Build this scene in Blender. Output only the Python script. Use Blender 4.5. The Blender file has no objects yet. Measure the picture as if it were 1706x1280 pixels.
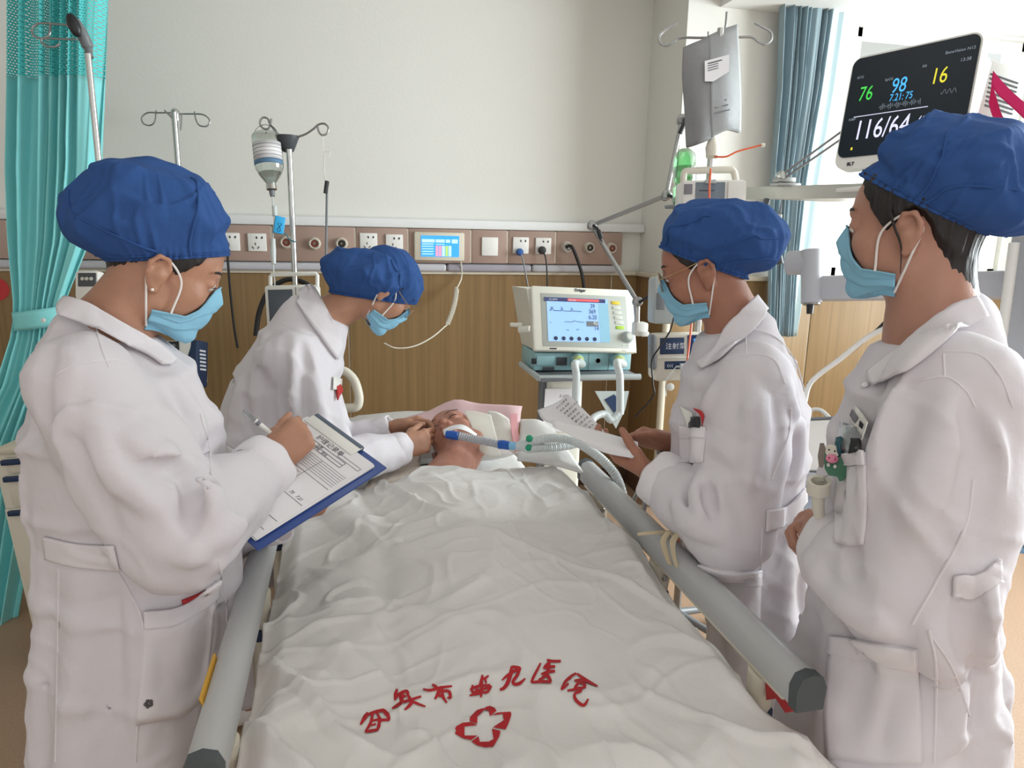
import bpy, bmesh, math, random
import numpy as np
from mathutils import Vector, Matrix

SC = bpy.context.scene
COL = SC.collection
rng = random.Random(7)
R_ = math.radians

# ------------------------------------------------------------ camera
FPX, YAW, PITCH, ROLL, CAMH = 1172.5, R_(13.17), R_(12.108), R_(1.166), 1.50
cF = Vector((math.sin(YAW)*math.cos(PITCH), math.cos(YAW)*math.cos(PITCH), -math.sin(PITCH)))
_r = Vector((math.cos(YAW), -math.sin(YAW), 0)); _u = _r.cross(cF)
cR = _r*math.cos(ROLL) + _u*math.sin(ROLL)
cU = _u*math.cos(ROLL) - _r*math.sin(ROLL)
CAM = Vector((0, 0, CAMH))
cd = bpy.data.cameras.new('camera'); cam = bpy.data.objects.new('camera', cd); COL.objects.link(cam)
cd.sensor_fit = 'HORIZONTAL'; cd.sensor_width = 36; cd.lens = 36*FPX/1706; cd.clip_start = .02
cam.matrix_world = Matrix(((cR.x, cU.x, -cF.x, 0), (cR.y, cU.y, -cF.y, 0), (cR.z, cU.z, -cF.z, CAMH), (0, 0, 0, 1)))
SC.camera = cam

# ------------------------------------------------------------ light
SC.view_settings.view_transform = 'Standard'; SC.view_settings.look = 'None'
SC.view_settings.gamma = 1; SC.view_settings.use_curve_mapping = False
SC.view_settings.exposure = EXPOSURE = 0.0
W = bpy.data.worlds.new('daylight'); SC.world = W; W.use_nodes = True
bg = W.node_tree.nodes['Background']; bg.inputs[0].default_value = (1, .995, .985, 1); bg.inputs[1].default_value = 1.05
def area(name, loc, rot, sx, sy, power, col=(1, 1, 1)):
    l = bpy.data.lights.new(name, 'AREA'); l.shape = 'RECTANGLE'; l.size = sx; l.size_y = sy; l.energy = power; l.color = col
    o = bpy.data.objects.new(name, l); COL.objects.link(o); o.location = loc; o.rotation_euler = rot
    return o
area('window_daylight_right', (4.45, 1.5, 1.8), (0, R_(90), 0), 1.6, 2.3, 290, (.96, .98, 1))
area('window_daylight_back', (3.2, 3.95, 1.95), (R_(-90), 0, 0), 1.0, 1.3, 25, (.96, .98, 1))
area('ceiling_fill_bed', (.3, 1.9, 2.8), (0, 0, 0), 1.2, .6, 2, (1, .97, .93))  # added fill light above the bed
area('ceiling_fill_front', (.2, -.6, 2.8), (0, 0, 0), 1.2, .6, 7, (1, .97, .93))  # unseen fill light added overhead, behind the camera

# ------------------------------------------------------------ pixel helpers (photograph 1706 x 1280)
def ray(px, py): return cF + cR*((px-853)/FPX) - cU*((py-640)/FPX)
def AZ(px, py, z): return CAM + ray(px, py)*z                   # point at camera depth z
def AY(px, py, y): r = ray(px, py); return CAM + r*(y/r.y)       # point on the plane y
def AX(px, py, x): r = ray(px, py); return CAM + r*(x/r.x)
def AH(px, py, h): r = ray(px, py); return CAM + r*((h-CAMH)/r.z)
def sz(npx, p): return npx*(Vector(p)-CAM).dot(cF)/FPX           # metres of npx pixels at p

# ------------------------------------------------------------ materials
def lin(c):
    c = c/255
    return c/12.92 if c <= .04045 else ((c+.055)/1.055)**2.4
def rgb(*c): return (lin(c[0]), lin(c[1]), lin(c[2]), 1)
MATS = {}
def mat(name, c, rough=.5, metal=0, bump=0, bscale=40, stretch=(1, 1, 1), var=0, vscale=5, trans=0, alpha=1, emit=0, sss=0, sheen=0, spec=.5, detail=3, bump2=0, b2scale=6, coat=0):
    m = bpy.data.materials.new(name); m.use_nodes = True; MATS[name] = m
    nt = m.node_tree; b = nt.nodes['Principled BSDF']; N = nt.nodes.new; L = nt.links.new
    col = rgb(*c)
    b.inputs['Base Color'].default_value = col; b.inputs['Roughness'].default_value = rough
    b.inputs['Metallic'].default_value = metal; b.inputs['Specular IOR Level'].default_value = spec
    b.inputs['Transmission Weight'].default_value = trans; b.inputs['Alpha'].default_value = alpha
    if coat: b.inputs['Coat Weight'].default_value = coat
    if sheen: b.inputs['Sheen Weight'].default_value = sheen
    if sss:
        b.inputs['Subsurface Weight'].default_value = sss; b.inputs['Subsurface Radius'].default_value = (.012, .005, .003); b.inputs['Subsurface Scale'].default_value = .6
    if emit: b.inputs['Emission Color'].default_value = col; b.inputs['Emission Strength'].default_value = emit
    if bump or var or bump2:
        tc = N('ShaderNodeTexCoord'); mp = N('ShaderNodeMapping'); mp.inputs['Scale'].default_value = stretch; L(tc.outputs['Object'], mp.inputs[0])
    if var:
        n = N('ShaderNodeTexNoise'); n.inputs['Scale'].default_value = vscale; n.inputs['Detail'].default_value = detail; L(mp.outputs[0], n.inputs[0])
        rm = N('ShaderNodeValToRGB'); e = rm.color_ramp.elements
        e[0].position = .3; e[1].position = .7
        e[0].color = tuple(x*(1-var) for x in col[:3])+(1,); e[1].color = tuple(min(1, x*(1+var)) for x in col[:3])+(1,)
        L(n.outputs[0], rm.inputs[0]); L(rm.outputs[0], b.inputs['Base Color'])
        if emit: L(rm.outputs[0], b.inputs['Emission Color'])
    prev = None
    for amt, s in ((bump, bscale), (bump2, b2scale)):
        if not amt: continue
        n = N('ShaderNodeTexNoise'); n.inputs['Scale'].default_value = s; n.inputs['Detail'].default_value = 4; L(mp.outputs[0], n.inputs[0])
        bp = N('ShaderNodeBump'); bp.inputs['Strength'].default_value = 1; bp.inputs['Distance'].default_value = amt
        L(n.outputs[0], bp.inputs['Height'])
        if prev: L(prev.outputs[0], bp.inputs['Normal'])
        L(bp.outputs[0], b.inputs['Normal']); prev = bp
    return m

# ------------------------------------------------------------ object bookkeeping
def tag(o, label=None, cat=None, group=None, kind=None):
    if label: o['label'] = label
    if cat: o['category'] = cat
    if group: o['group'] = group
    if kind: o['kind'] = kind
    return o
def link(name, me, m=None, parent=None):
    o = bpy.data.objects.new(name, me); COL.objects.link(o)
    if m is not None and not me.materials: me.materials.append(m if not isinstance(m, str) else MATS[m])
    if parent is not None:
        o.parent = parent
        w = Vector((0, 0, 0)); p = parent
        while p is not None: w += p.location; p = p.parent
        o.location = -w
    return o
def thing(name, label, cat, loc, group=None):
    o = bpy.data.objects.new(name, None); COL.objects.link(o); o.location = loc; o.empty_display_size = .05
    return tag(o, label, cat, group)
def dup(root, delta, label, group=None):
    r = root.copy(); COL.objects.link(r); r.location = root.location+Vector(delta); r['label'] = label
    if group: r['group'] = group
    for ch in list(root.children):
        c = ch.copy(); COL.objects.link(c); c.parent = r
        for g in ch.children:
            d = g.copy(); COL.objects.link(d); d.parent = c
    return r

def npmesh(name, V, Q, smooth=True):
    V = np.asarray(V, np.float32); Q = np.asarray(Q, np.int32)
    me = bpy.data.meshes.new(name); n = len(Q); k = Q.shape[1]
    me.vertices.add(len(V)); me.vertices.foreach_set('co', V.ravel())
    me.loops.add(n*k); me.loops.foreach_set('vertex_index', Q.ravel())
    me.polygons.add(n); me.polygons.foreach_set('loop_start', np.arange(0, n*k, k, dtype=np.int32))
    me.polygons.foreach_set('loop_total', np.full(n, k, np.int32))
    me.update(calc_edges=True); me.validate()
    me.polygons.foreach_set('use_smooth', np.full(len(me.polygons), smooth))
    return me

class MB:
    """collects shapes into ONE mesh"""
    def __init__(s): s.bm = bmesh.new()
    def box(s, c, size, rot=None, bev=0, seg=2):
        """box at c, rot = 3x3 matrix"""
        t = bmesh.new(); bmesh.ops.create_cube(t, size=1)
        for v in t.verts: v.co = Vector((v.co.x*size[0], v.co.y*size[1], v.co.z*size[2]))
        if bev: bmesh.ops.bevel(t, geom=list(t.edges), offset=min(bev, .49*min(size)), segments=seg, profile=.5, affect='EDGES')
        s._add(t, c, rot); return s
    def _add(s, t, c=(0, 0, 0), rot=None):
        M = Matrix.Translation(Vector(c)) @ (rot.to_4x4() if rot is not None else Matrix.Identity(4))
        bmesh.ops.transform(t, matrix=M, verts=list(t.verts))
        me = bpy.data.meshes.new('t'); t.to_mesh(me); t.free(); s.bm.from_mesh(me); bpy.data.meshes.remove(me)
    def tube(s, pts, r, seg=10, closed=False, cap=True):
        pts = [Vector(p) for p in pts]; n = len(pts)
        rs = r if isinstance(r, (list, tuple)) else [r]*n
        rings = []; up = None
        for i, p in enumerate(pts):
            if closed: t = pts[(i+1) % n]-pts[i-1]
            else: t = pts[min(i+1, n-1)]-pts[max(i-1, 0)]
            if t.length < 1e-9: t = Vector((0, 0, 1))
            t.normalize()
            if up is None: up = t.orthogonal().normalized()
            up = (up-t*up.dot(t))
            up = t.orthogonal().normalized() if up.length < 1e-6 else up.normalized()
            b = t.cross(up)
            rings.append([s.bm.verts.new(p+(up*math.cos(a)+b*math.sin(a))*rs[i]) for a in [2*math.pi*j/seg for j in range(seg)]])
        for i in range(n if closed else n-1):
            A, B = rings[i], rings[(i+1) % n]
            for j in range(seg): s.bm.faces.new((A[j], A[(j+1) % seg], B[(j+1) % seg], B[j]))
        if cap and not closed: s.bm.faces.new(rings[0][::-1]); s.bm.faces.new(rings[-1])
        return s
    def lathe(s, prof, c, axis=(0, 0, 1), seg=24):
        """prof: list of (r, h) along axis from c"""
        ax = Vector(axis).normalized(); u = ax.orthogonal().normalized(); w = ax.cross(u); c = Vector(c); rings = []
        for r, h in prof:
            rings.append([s.bm.verts.new(c+ax*h+(u*math.cos(a)+w*math.sin(a))*max(r, 1e-4)) for a in [2*math.pi*j/seg for j in range(seg)]])
        for A, B in zip(rings, rings[1:]):
            for j in range(seg): s.bm.faces.new((A[j], A[(j+1) % seg], B[(j+1) % seg], B[j]))
        s.bm.faces.new(rings[0][::-1]); s.bm.faces.new(rings[-1]); return s
    def prism(s, poly, ext):
        """closed 3D polygon extruded by vector ext"""
        e = Vector(ext); A = [s.bm.verts.new(Vector(p)) for p in poly]; B = [s.bm.verts.new(Vector(p)+e) for p in poly]; n = len(poly)
        s.bm.faces.new(A[::-1]); s.bm.faces.new(B)
        for i in range(n): s.bm.faces.new((A[i], A[(i+1) % n], B[(i+1) % n], B[i]))
        return s
    def ball(s, c, r, seg=12, rot=None):
        t = bmesh.new(); bmesh.ops.create_uvsphere(t, u_segments=seg*2, v_segments=seg, radius=1)
        rr = r if isinstance(r, (tuple, list)) else (r, r, r)
        for v in t.verts: v.co = Vector((v.co.x*rr[0], v.co.y*rr[1], v.co.z*rr[2]))
        s._add(t, c, rot); return s
    def build(s, name, m, parent=None, smooth=True, ang=40):
        bmesh.ops.recalc_face_normals(s.bm, faces=list(s.bm.faces))
        a = R_(ang)
        for f in s.bm.faces: f.smooth = smooth
        for e in s.bm.edges:
            if len(e.link_faces) == 2 and e.calc_face_angle(0) > a: e.smooth = False
        me = bpy.data.meshes.new(name); s.bm.to_mesh(me); s.bm.free()
        return link(name, me, m, parent)

def frame(x, y=None, z=None):
    """3x3 from x (and rough y)"""
    x = Vector(x).normalized(); y = Vector(y); y = (y-x*y.dot(x)).normalized(); z = x.cross(y)
    return Matrix((x, y, z)).transposed()
def bez(pts, n=24):
    """Catmull-Rom through pts"""
    P = [Vector(p) for p in pts]
    if len(P) == 2: return [P[0].lerp(P[1], i/n) for i in range(n+1)]
    out = []; m = len(P)-1; k = max(2, n//m)
    for i in range(m):
        p0 = P[i-1] if i else P[0]*2-P[1]; p1 = P[i]; p2 = P[i+1]; p3 = P[i+2] if i+2 <= m else P[m]*2-P[m-1]
        for j in range(k):
            t = j/k
            out.append(.5*((2*p1)+(p2-p0)*t+(2*p0-5*p1+4*p2-p3)*t*t+(3*p1-p0-3*p2+p3)*t**3))
    out.append(P[-1]); return out
def sheet(name, ctrl, m, parent=None, nu=16, nv=16, thick=.002, bumpf=None):
    """smooth sheet through a control grid of points"""
    rows = [bez(r, nu) for r in ctrl]
    n = min(len(r) for r in rows); cols = []
    for i in range(n): cols.append(bez([r[i] for r in rows], nv))
    h = len(cols[0]); V = np.array([[list(p) for p in c] for c in cols])
    du = np.gradient(V, axis=0); dv = np.gradient(V, axis=1); nn = np.cross(du, dv); nn /= np.linalg.norm(nn, axis=2, keepdims=True)+1e-9
    if bumpf is not None: V = V+nn*bumpf(V.reshape(-1, 3)).reshape(n, h, 1)
    return slab(name, V, nn, m, parent, thick)
def slab(name, V, nn, m, parent=None, thick=.002):
    n, h = V.shape[:2]; A = V.reshape(-1, 3); B = (V-nn*thick).reshape(-1, 3); o = n*h; Q = []
    ix = np.arange(n*h).reshape(n, h)
    q = np.stack([ix[:-1, :-1], ix[1:, :-1], ix[1:, 1:], ix[:-1, 1:]], -1).reshape(-1, 4)
    Q = [q, q[:, ::-1]+o]
    def rim(a, b): return np.stack([a, a+o, b+o, b], -1)
    Q += [rim(ix[:-1, 0], ix[1:, 0]), rim(ix[1:, -1], ix[:-1, -1]), rim(ix[0, 1:], ix[0, :-1]), rim(ix[-1, :-1], ix[-1, 1:])]
    return link(name, npmesh(name, np.vstack([A, B]), np.vstack(Q)), m, parent)
FONT = None
def text(name, s, c, xdir, ydir, size, m, parent=None, align='LEFT', ext=.0004, shear=0, bold=0, yscale=1, xscale=1):
    cu = bpy.data.curves.new(name, 'FONT'); cu.body = s; cu.size = size; cu.extrude = ext; cu.align_x = align; cu.align_y = 'BOTTOM_BASELINE'; cu.shear = shear; cu.resolution_u = 3; cu.offset = bold
    o = bpy.data.objects.new(name, cu); COL.objects.link(o)
    bpy.context.view_layer.update()
    me = bpy.data.meshes.new_from_object(o.evaluated_get(bpy.context.evaluated_depsgraph_get()))
    bpy.data.objects.remove(o); bpy.data.curves.remove(cu)
    x = Vector(xdir).normalized(); y = Vector(ydir); y = (y-x*y.dot(x)).normalized(); z = x.cross(y)
    M = Matrix((x*xscale, y*yscale, z)).transposed().to_4x4(); M.translation = Vector(c)
    me.transform(M); me.materials.clear(); me.name = name
    return link(name, me, m, parent)
# ------------------------------------------------------------ signed-distance modelling of bodies and cloth
A3 = lambda v: np.array(v, np.float32)
def _h(i, seed): return np.modf(np.abs(np.sin(i[..., 0]*127.1+i[..., 1]*311.7+i[..., 2]*74.7+seed*17.3)*43758.5453))[0]
def vnoise(P, seed=0):
    i = np.floor(P); f = P-i; u = f*f*(3-2*f); r = 0
    for dx in (0, 1):
        for dy in (0, 1):
            for dz in (0, 1):
                w = (u[..., 0] if dx else 1-u[..., 0])*(u[..., 1] if dy else 1-u[..., 1])*(u[..., 2] if dz else 1-u[..., 2])
                r = r+w*_h(i+np.array([dx, dy, dz]), seed)
    return r*2-1
def nrm(v): return v/(np.linalg.norm(v, axis=-1, keepdims=True)+1e-9)

class SDF:
    def __init__(s): s.pr = []; s.warps = []
    def _p(s, f, lo, hi, k, sub, grp=0): s.pr.append((f, A3(lo), A3(hi), k, sub)); return s
    def cone(s, a, b, ra, rb, k=.01, sub=False):
        a = A3(a); b = A3(b); ba = b-a; L = float(ba@ba)+1e-9
        def f(P):
            t = np.clip(((P-a)@ba)/L, 0, 1)
            return np.linalg.norm(P-a-t[..., None]*ba, axis=-1)-(ra+(rb-ra)*t)
        m = max(ra, rb); return s._p(f, np.minimum(a, b)-m, np.maximum(a, b)+m, k, sub)
    def chain(s, pts, rs, k=.01, sub=False):
        for i in range(len(pts)-1): s.cone(pts[i], pts[i+1], rs[i], rs[i+1], k, sub)
        return s
    def ell(s, c, r, R=None, k=.01, sub=False):
        c = A3(c); r = A3(r); R = np.eye(3, dtype=np.float32) if R is None else A3(R)   # columns = axes
        def f(P):
            q = ((P-c)@R)/r; k0 = np.linalg.norm(q, axis=-1); k1 = np.linalg.norm(q/r, axis=-1)+1e-9
            return k0*(k0-1)/k1
        ext = np.abs(R)@r; return s._p(f, c-ext, c+ext, k, sub)
    def seg(s, p, q, ab0, ab1, Lx, k=.03):
        """elliptical segment p->q, half widths a along Lx, b across"""
        p = A3(p); q = A3(q); d = q-p; ln = float(np.linalg.norm(d)); d = d/ln; Lx = A3(Lx); Lx = Lx-d*(Lx@d); Lx /= np.linalg.norm(Lx); D = np.cross(Lx, d)
        a0, b0 = ab0; a1, b1 = ab1
        def f(P):
            w = P-p; t = w@d; tc = np.clip(t/ln, 0, 1); a = a0+(a1-a0)*tc; b = b0+(b1-b0)*tc
            u = (w@Lx)/a; v = (w@D)/b; k0 = np.sqrt(u*u+v*v); k1 = np.sqrt((u/a)**2+(v/b)**2)+1e-9
            e = k0*(k0-1)/k1; ax = np.maximum(np.maximum(-t, t-ln), 0)
            return np.where(ax > 0, np.sqrt(np.maximum(e, 0)**2+ax*ax)+np.minimum(e, 0)*.0, e)
        m = max(a0, b0, a1, b1); return s._p(f, np.minimum(p, q)-m, np.maximum(p, q)+m, k, False)
    def half(s, c, n, lo, hi, k=.005):
        """cut away the side the normal points to"""
        c = A3(c); n = nrm(A3(n)); return s._p(lambda P: -((P-c)@n), lo, hi, k, True)
    @staticmethod
    def comb(F, d, k, sub):
        h = np.maximum(k-np.abs(F-(-d if sub else d)), 0)/k
        return np.maximum(F, -d)+h*h*k/4 if sub else np.minimum(F, d)-h*h*k/4
    def ev(s, P):
        P = np.asarray(P, np.float32); F = np.full(P.shape[:-1], 1., np.float32)
        for f, lo, hi, k, sub in s.pr: F = s.comb(F, f(P), k, sub)
        for w in s.warps: F = F+w(P)
        return F
    def normal(s, P, e=.002):
        P = np.asarray(P, np.float32); g = np.stack([s.ev(P+A3(d)*e)-s.ev(P-A3(d)*e) for d in ((1, 0, 0), (0, 1, 0), (0, 0, 1))], -1)
        return nrm(g)
    def cast(s, O, D, t0, t1, n=48):
        """march rays (N,3); returns hit points (misses end at closest approach)"""
        O = np.asarray(O, np.float32); D = nrm(np.asarray(D, np.float32)); t = np.full(len(D), t0, np.float32); best = t.copy(); bd = np.full(len(D), 9., np.float32)
        for i in range(n):
            d = s.ev(O+D*t[:, None]); b = d < bd; bd[b] = d[b]; best[b] = t[b]
            t = np.minimum(t+np.clip(d*.8, -.05, .08), t1)
        return O+D*best[:, None]
    def grid(s, lo, hi, coarse, fine):
        lo = np.array(lo); hi = np.array(hi); ax = []
        for i in range(3):
            x = lo[i]; a = [x]
            while x < hi[i]:
                st = coarse
                for flo, fhi, fs in fine:
                    if flo[i]-coarse <= x <= fhi[i]: st = min(st, fs)
                x += st; a.append(x)
            ax.append(np.array(a, np.float32))
        return ax
    def mesh(s, name, coarse, fine=(), pad=.02, lo=None, hi=None, smooth_it=1):
        add = [p for p in s.pr if not p[4]]
        l = np.min([p[1] for p in add], 0)-pad if lo is None else lo; h = np.max([p[2] for p in add], 0)+pad if hi is None else hi
        X, Y, Z = s.grid(l, h, coarse, fine); F = np.full((len(X), len(Y), len(Z)), 1., np.float32)
        for f, a, b, k, sub in s.pr:
            m = k+.012+coarse*1.5
            i0, i1 = np.searchsorted(X, a[0]-m), np.searchsorted(X, b[0]+m); j0, j1 = np.searchsorted(Y, a[1]-m), np.searchsorted(Y, b[1]+m); k0, k1 = np.searchsorted(Z, a[2]-m), np.searchsorted(Z, b[2]+m)
            if i1 <= i0 or j1 <= j0 or k1 <= k0: continue
            P = np.stack(np.meshgrid(X[i0:i1], Y[j0:j1], Z[k0:k1], indexing='ij'), -1)
            S = F[i0:i1, j0:j1, k0:k1]; F[i0:i1, j0:j1, k0:k1] = s.comb(S, f(P), k, sub)
        if s.warps:
            I = np.argwhere(np.abs(F) < .035+coarse); P = np.stack([X[I[:, 0]], Y[I[:, 1]], Z[I[:, 2]]], -1); d = 0
            for w in s.warps: d = d+w(P)
            F[I[:, 0], I[:, 1], I[:, 2]] += d
        return nets(name, F, X, Y, Z, smooth_it)

def nets(name, F, X, Y, Z, smooth_it=1):
    S = F < 0; C = np.zeros(tuple(n-1 for n in F.shape), np.uint8)
    sl = lambda d, n: slice(d, n-1+d)
    nx, ny, nz = F.shape
    for a in (0, 1):
        for b in (0, 1):
            for c in (0, 1): C += S[sl(a, nx), sl(b, ny), sl(c, nz)]
    act = (C > 0) & (C < 8); I = np.argwhere(act); ids = np.full(C.shape, -1, np.int32); ids[act] = np.arange(len(I))
    acc = np.zeros((len(I), 3), np.float32); cnt = np.zeros(len(I), np.float32); ax = (X, Y, Z)
    for d in range(3):
        o1, o2 = [i for i in range(3) if i != d]
        for a in (0, 1):
            for b in (0, 1):
                J = I.copy(); J[:, o1] += a; J[:, o2] += b; K = J.copy(); K[:, d] += 1
                f0 = F[J[:, 0], J[:, 1], J[:, 2]]; f1 = F[K[:, 0], K[:, 1], K[:, 2]]; m = (f0 < 0) != (f1 < 0)
                t = np.where(m, f0/(f0-f1+1e-12), 0)
                p = np.stack([ax[i][J[:, i]] for i in range(3)], -1); p[:, d] += t*(ax[d][K[:, d]]-ax[d][J[:, d]])
                acc[m] += p[m]; cnt[m] += 1
    V = acc/np.maximum(cnt, 1)[:, None]; Q = []
    for d in range(3):
        o1, o2 = [(1, 2), (2, 0), (0, 1)][d]
        A = [slice(None)]*3; B = [slice(None)]*3; A[d] = slice(0, -1); B[d] = slice(1, None)
        m = S[tuple(A)] != S[tuple(B)]; E = np.argwhere(m)
        E = E[(E[:, o1] > 0) & (E[:, o2] > 0) & (E[:, o1] < F.shape[o1]-1) & (E[:, o2] < F.shape[o2]-1)]
        ins = S[E[:, 0], E[:, 1], E[:, 2]]
        def cid(a, b): J = E.copy(); J[:, o1] -= a; J[:, o2] -= b; return ids[J[:, 0], J[:, 1], J[:, 2]]
        q = np.stack([cid(1, 1), cid(0, 1), cid(0, 0), cid(1, 0)], -1)
        q = np.where(ins[:, None], q, q[:, ::-1]); Q.append(q)
    Q = np.vstack(Q); Q = Q[(Q >= 0).all(1)]
    for it in range(smooth_it):
        s = np.zeros_like(V); c = np.zeros(len(V), np.float32)
        for a, b in ((0, 1), (1, 2), (2, 3), (3, 0)):
            np.add.at(s, Q[:, a], V[Q[:, b]]); np.add.at(s, Q[:, b], V[Q[:, a]]); np.add.at(c, Q[:, a], 1); np.add.at(c, Q[:, b], 1)
        V = V*.5+(s/np.maximum(c, 1)[:, None])*.5
    return npmesh(name, V, Q)

CAMN = A3(CAM)
def rays(pxs):
    """(N,2) pixels -> (N,3) directions"""
    q = np.asarray(pxs, np.float32); return A3(cF)+((q[:, :1]-853)/FPX)*A3(cR)-((q[:, 1:]-640)/FPX)*A3(cU)
def onto(sdf, pxs, t0, t1):
    """where the photograph's pixels meet a surface"""
    return sdf.cast(np.repeat(CAMN[None], len(pxs), 0), rays(pxs), t0, t1)
def patch(name, sdf, quad, t0, t1, m, parent, off=.004, thick=.004, nu=14, nv=10, wob=0):
    """cloth patch lying on a surface; quad = four outline pixels (or rows of control pixels)"""
    if len(quad) == 4 and not hasattr(quad[0][0], '__len__'):
        a, b, c, d = [np.array(p, float) for p in quad]; rows = [[a, b], [d, c]]
    else: rows = [[np.array(p, float) for p in r] for r in quad]
    R = [[Vector((p[0], p[1], 0)) for p in r] for r in rows]; R = [bez(r, nu) for r in R]; n = min(map(len, R))
    G = [bez([r[i] for r in R], nv) for i in range(n)]; h = len(G[0])
    px = np.array([[(p.x, p.y) for p in c] for c in G]).reshape(-1, 2)
    P = onto(sdf, px, t0, t1); N = sdf.normal(P, .004)
    V = (P+N*off).reshape(n, h, 3); N = N.reshape(n, h, 3)
    return slab(name, V, N, m, parent, thick)
def seam(name, sdf, pts, t0, t1, r, m, parent, off=0, n=24):
    P = bez([Vector((p[0], p[1], 0)) for p in pts], n); px = np.array([(p.x, p.y) for p in P])
    W_ = onto(sdf, px, t0, t1); N = sdf.normal(W_, .004)
    return MB().tube([Vector(p) for p in W_+N*off], r, 6).build(name, m, parent)
# ------------------------------------------------------------ materials used everywhere
mat('wall_paint', (226, 224, 218), .85, bump=.0006, bscale=60)
mat('ceiling_paint', (225, 225, 222), .9)
mat('ledge', (222, 222, 222), .45)
mat('console_brown', (164, 138, 126), .55, var=.05, vscale=3)
mat('bumper', (186, 184, 190), .4)
mat('cap_cream', (214, 206, 188), .5)
mat('socket_white', (232, 230, 226), .35)
mat('dark', (28, 28, 30), .5)
mat('black_rubber', (22, 22, 24), .55)
mat('black_plastic', (34, 35, 38), .4)
mat('steel', (200, 200, 198), .22, metal=1)
mat('steel_dull', (165, 165, 165), .35, metal=1)
mat('brass', (150, 135, 110), .3, metal=1)
mat('port_red', (130, 60, 52), .5); mat('port_black', (40, 40, 36), .5); mat('port_cream', (196, 186, 172), .45)
mat('plastic_white', (232, 231, 226), .35); mat('plastic_cream', (222, 217, 203), .4); mat('plastic_grey', (150, 152, 156), .45)
mat('grey_dark', (72, 75, 80), .45); mat('grey_mid', (118, 122, 126), .4)
mat('floor_vinyl', (176, 146, 122), .45, var=.12, vscale=180, detail=2)
mat('base_brown', (92, 66, 52), .5)
mat('red', (186, 38, 42), .4); mat('blue', (40, 90, 160), .4); mat('pale_blue', (176, 206, 214), .4); mat('navy', (28, 52, 88), .45)
mat('orange', (225, 100, 60), .4)
mat('paper', (232, 230, 232), .8); mat('ink', (52, 52, 62), .8); mat('ink_grey', (128, 126, 134), .8)
mat('print_white', (225, 228, 235), .6)
def wood(name, c):
    m = mat(name, c, .5, spec=.35); nt = m.node_tree; b = nt.nodes['Principled BSDF']; N = nt.nodes.new; L = nt.links.new
    tc = N('ShaderNodeTexCoord'); mp = N('ShaderNodeMapping'); mp.inputs['Scale'].default_value = (1, 1, .02); L(tc.outputs['Object'], mp.inputs[0])
    n = N('ShaderNodeTexNoise'); n.inputs['Scale'].default_value = 55; n.inputs['Detail'].default_value = 5; L(mp.outputs[0], n.inputs[0])
    r = N('ShaderNodeValToRGB'); e = r.color_ramp.elements; k = rgb(*c); e[0].position = .3; e[1].position = .72
    e[0].color = tuple(x*.82 for x in k[:3])+(1,); e[1].color = tuple(x*1.12 for x in k[:3])+(1,); L(n.outputs[0], r.inputs[0]); L(r.outputs[0], b.inputs['Base Color'])
    return m
wood('wood_panel', (140, 112, 75))
def cloth(name, c, transl=0, rough=.85, **k):
    m = mat(name, c, rough, spec=.25, **k)
    if transl:
        nt = m.node_tree; b = nt.nodes['Principled BSDF']; out = nt.nodes['Material Output']
        t = nt.nodes.new('ShaderNodeBsdfTranslucent'); t.inputs[0].default_value = rgb(*c); mx = nt.nodes.new('ShaderNodeMixShader'); mx.inputs[0].default_value = transl
        nt.links.new(b.outputs[0], mx.inputs[1]); nt.links.new(t.outputs[0], mx.inputs[2]); nt.links.new(mx.outputs[0], out.inputs[0])
    return m
cloth('curtain_teal', (158, 240, 242), .15, bump=.002, bscale=14)
cloth('curtain_blue', (164, 184, 192), .3)
cloth('curtain_backlit', (226, 240, 244), .35)  # paler copy of the curtain cloth, daylight through it put into the colour
def clear(name, c=(255, 255, 255), gloss=.08, tint=1.0):
    m = bpy.data.materials.new(name); m.use_nodes = True; MATS[name] = m; nt = m.node_tree; nt.nodes.remove(nt.nodes['Principled BSDF']); out = nt.nodes['Material Output']
    t = nt.nodes.new('ShaderNodeBsdfTransparent'); t.inputs[0].default_value = rgb(*c); g = nt.nodes.new('ShaderNodeBsdfGlossy'); g.inputs['Roughness'].default_value = .08
    lw = nt.nodes.new('ShaderNodeLayerWeight'); lw.inputs[0].default_value = gloss*4; mx = nt.nodes.new('ShaderNodeMixShader')
    nt.links.new(lw.outputs['Facing'], mx.inputs[0]); nt.links.new(t.outputs[0], mx.inputs[1]); nt.links.new(g.outputs[0], mx.inputs[2]); nt.links.new(mx.outputs[0], out.inputs[0]); return m
clear('window_glass', (246, 250, 250), .03); clear('clear_plastic', (236, 240, 240), .08); clear('bottle_glass', (240, 244, 242), .07); clear('green_plastic', (170, 225, 180), .12)
clear('lens', (235, 238, 240), .08)
def mesh_curtain_mat():
    """open weave at the curtain's head: rows of small holes"""
    m = cloth('curtain_net', (110, 228, 228), .15); nt = m.node_tree; out = nt.nodes['Material Output']; src = out.inputs[0].links[0].from_socket
    uv = nt.nodes.new('ShaderNodeUVMap'); br = nt.nodes.new('ShaderNodeTexBrick'); br.offset = .5
    br.inputs['Scale'].default_value = 1; br.inputs['Brick Width'].default_value = .016; br.inputs['Row Height'].default_value = .0105; br.inputs['Mortar Size'].default_value = .0032; br.inputs['Mortar Smooth'].default_value = .0
    t = nt.nodes.new('ShaderNodeBsdfTransparent'); mx = nt.nodes.new('ShaderNodeMixShader')
    nt.links.new(uv.outputs[0], br.inputs[0]); nt.links.new(br.outputs['Fac'], mx.inputs[0]); nt.links.new(t.outputs[0], mx.inputs[1]); nt.links.new(src, mx.inputs[2]); nt.links.new(mx.outputs[0], out.inputs[0])
mesh_curtain_mat()

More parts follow.
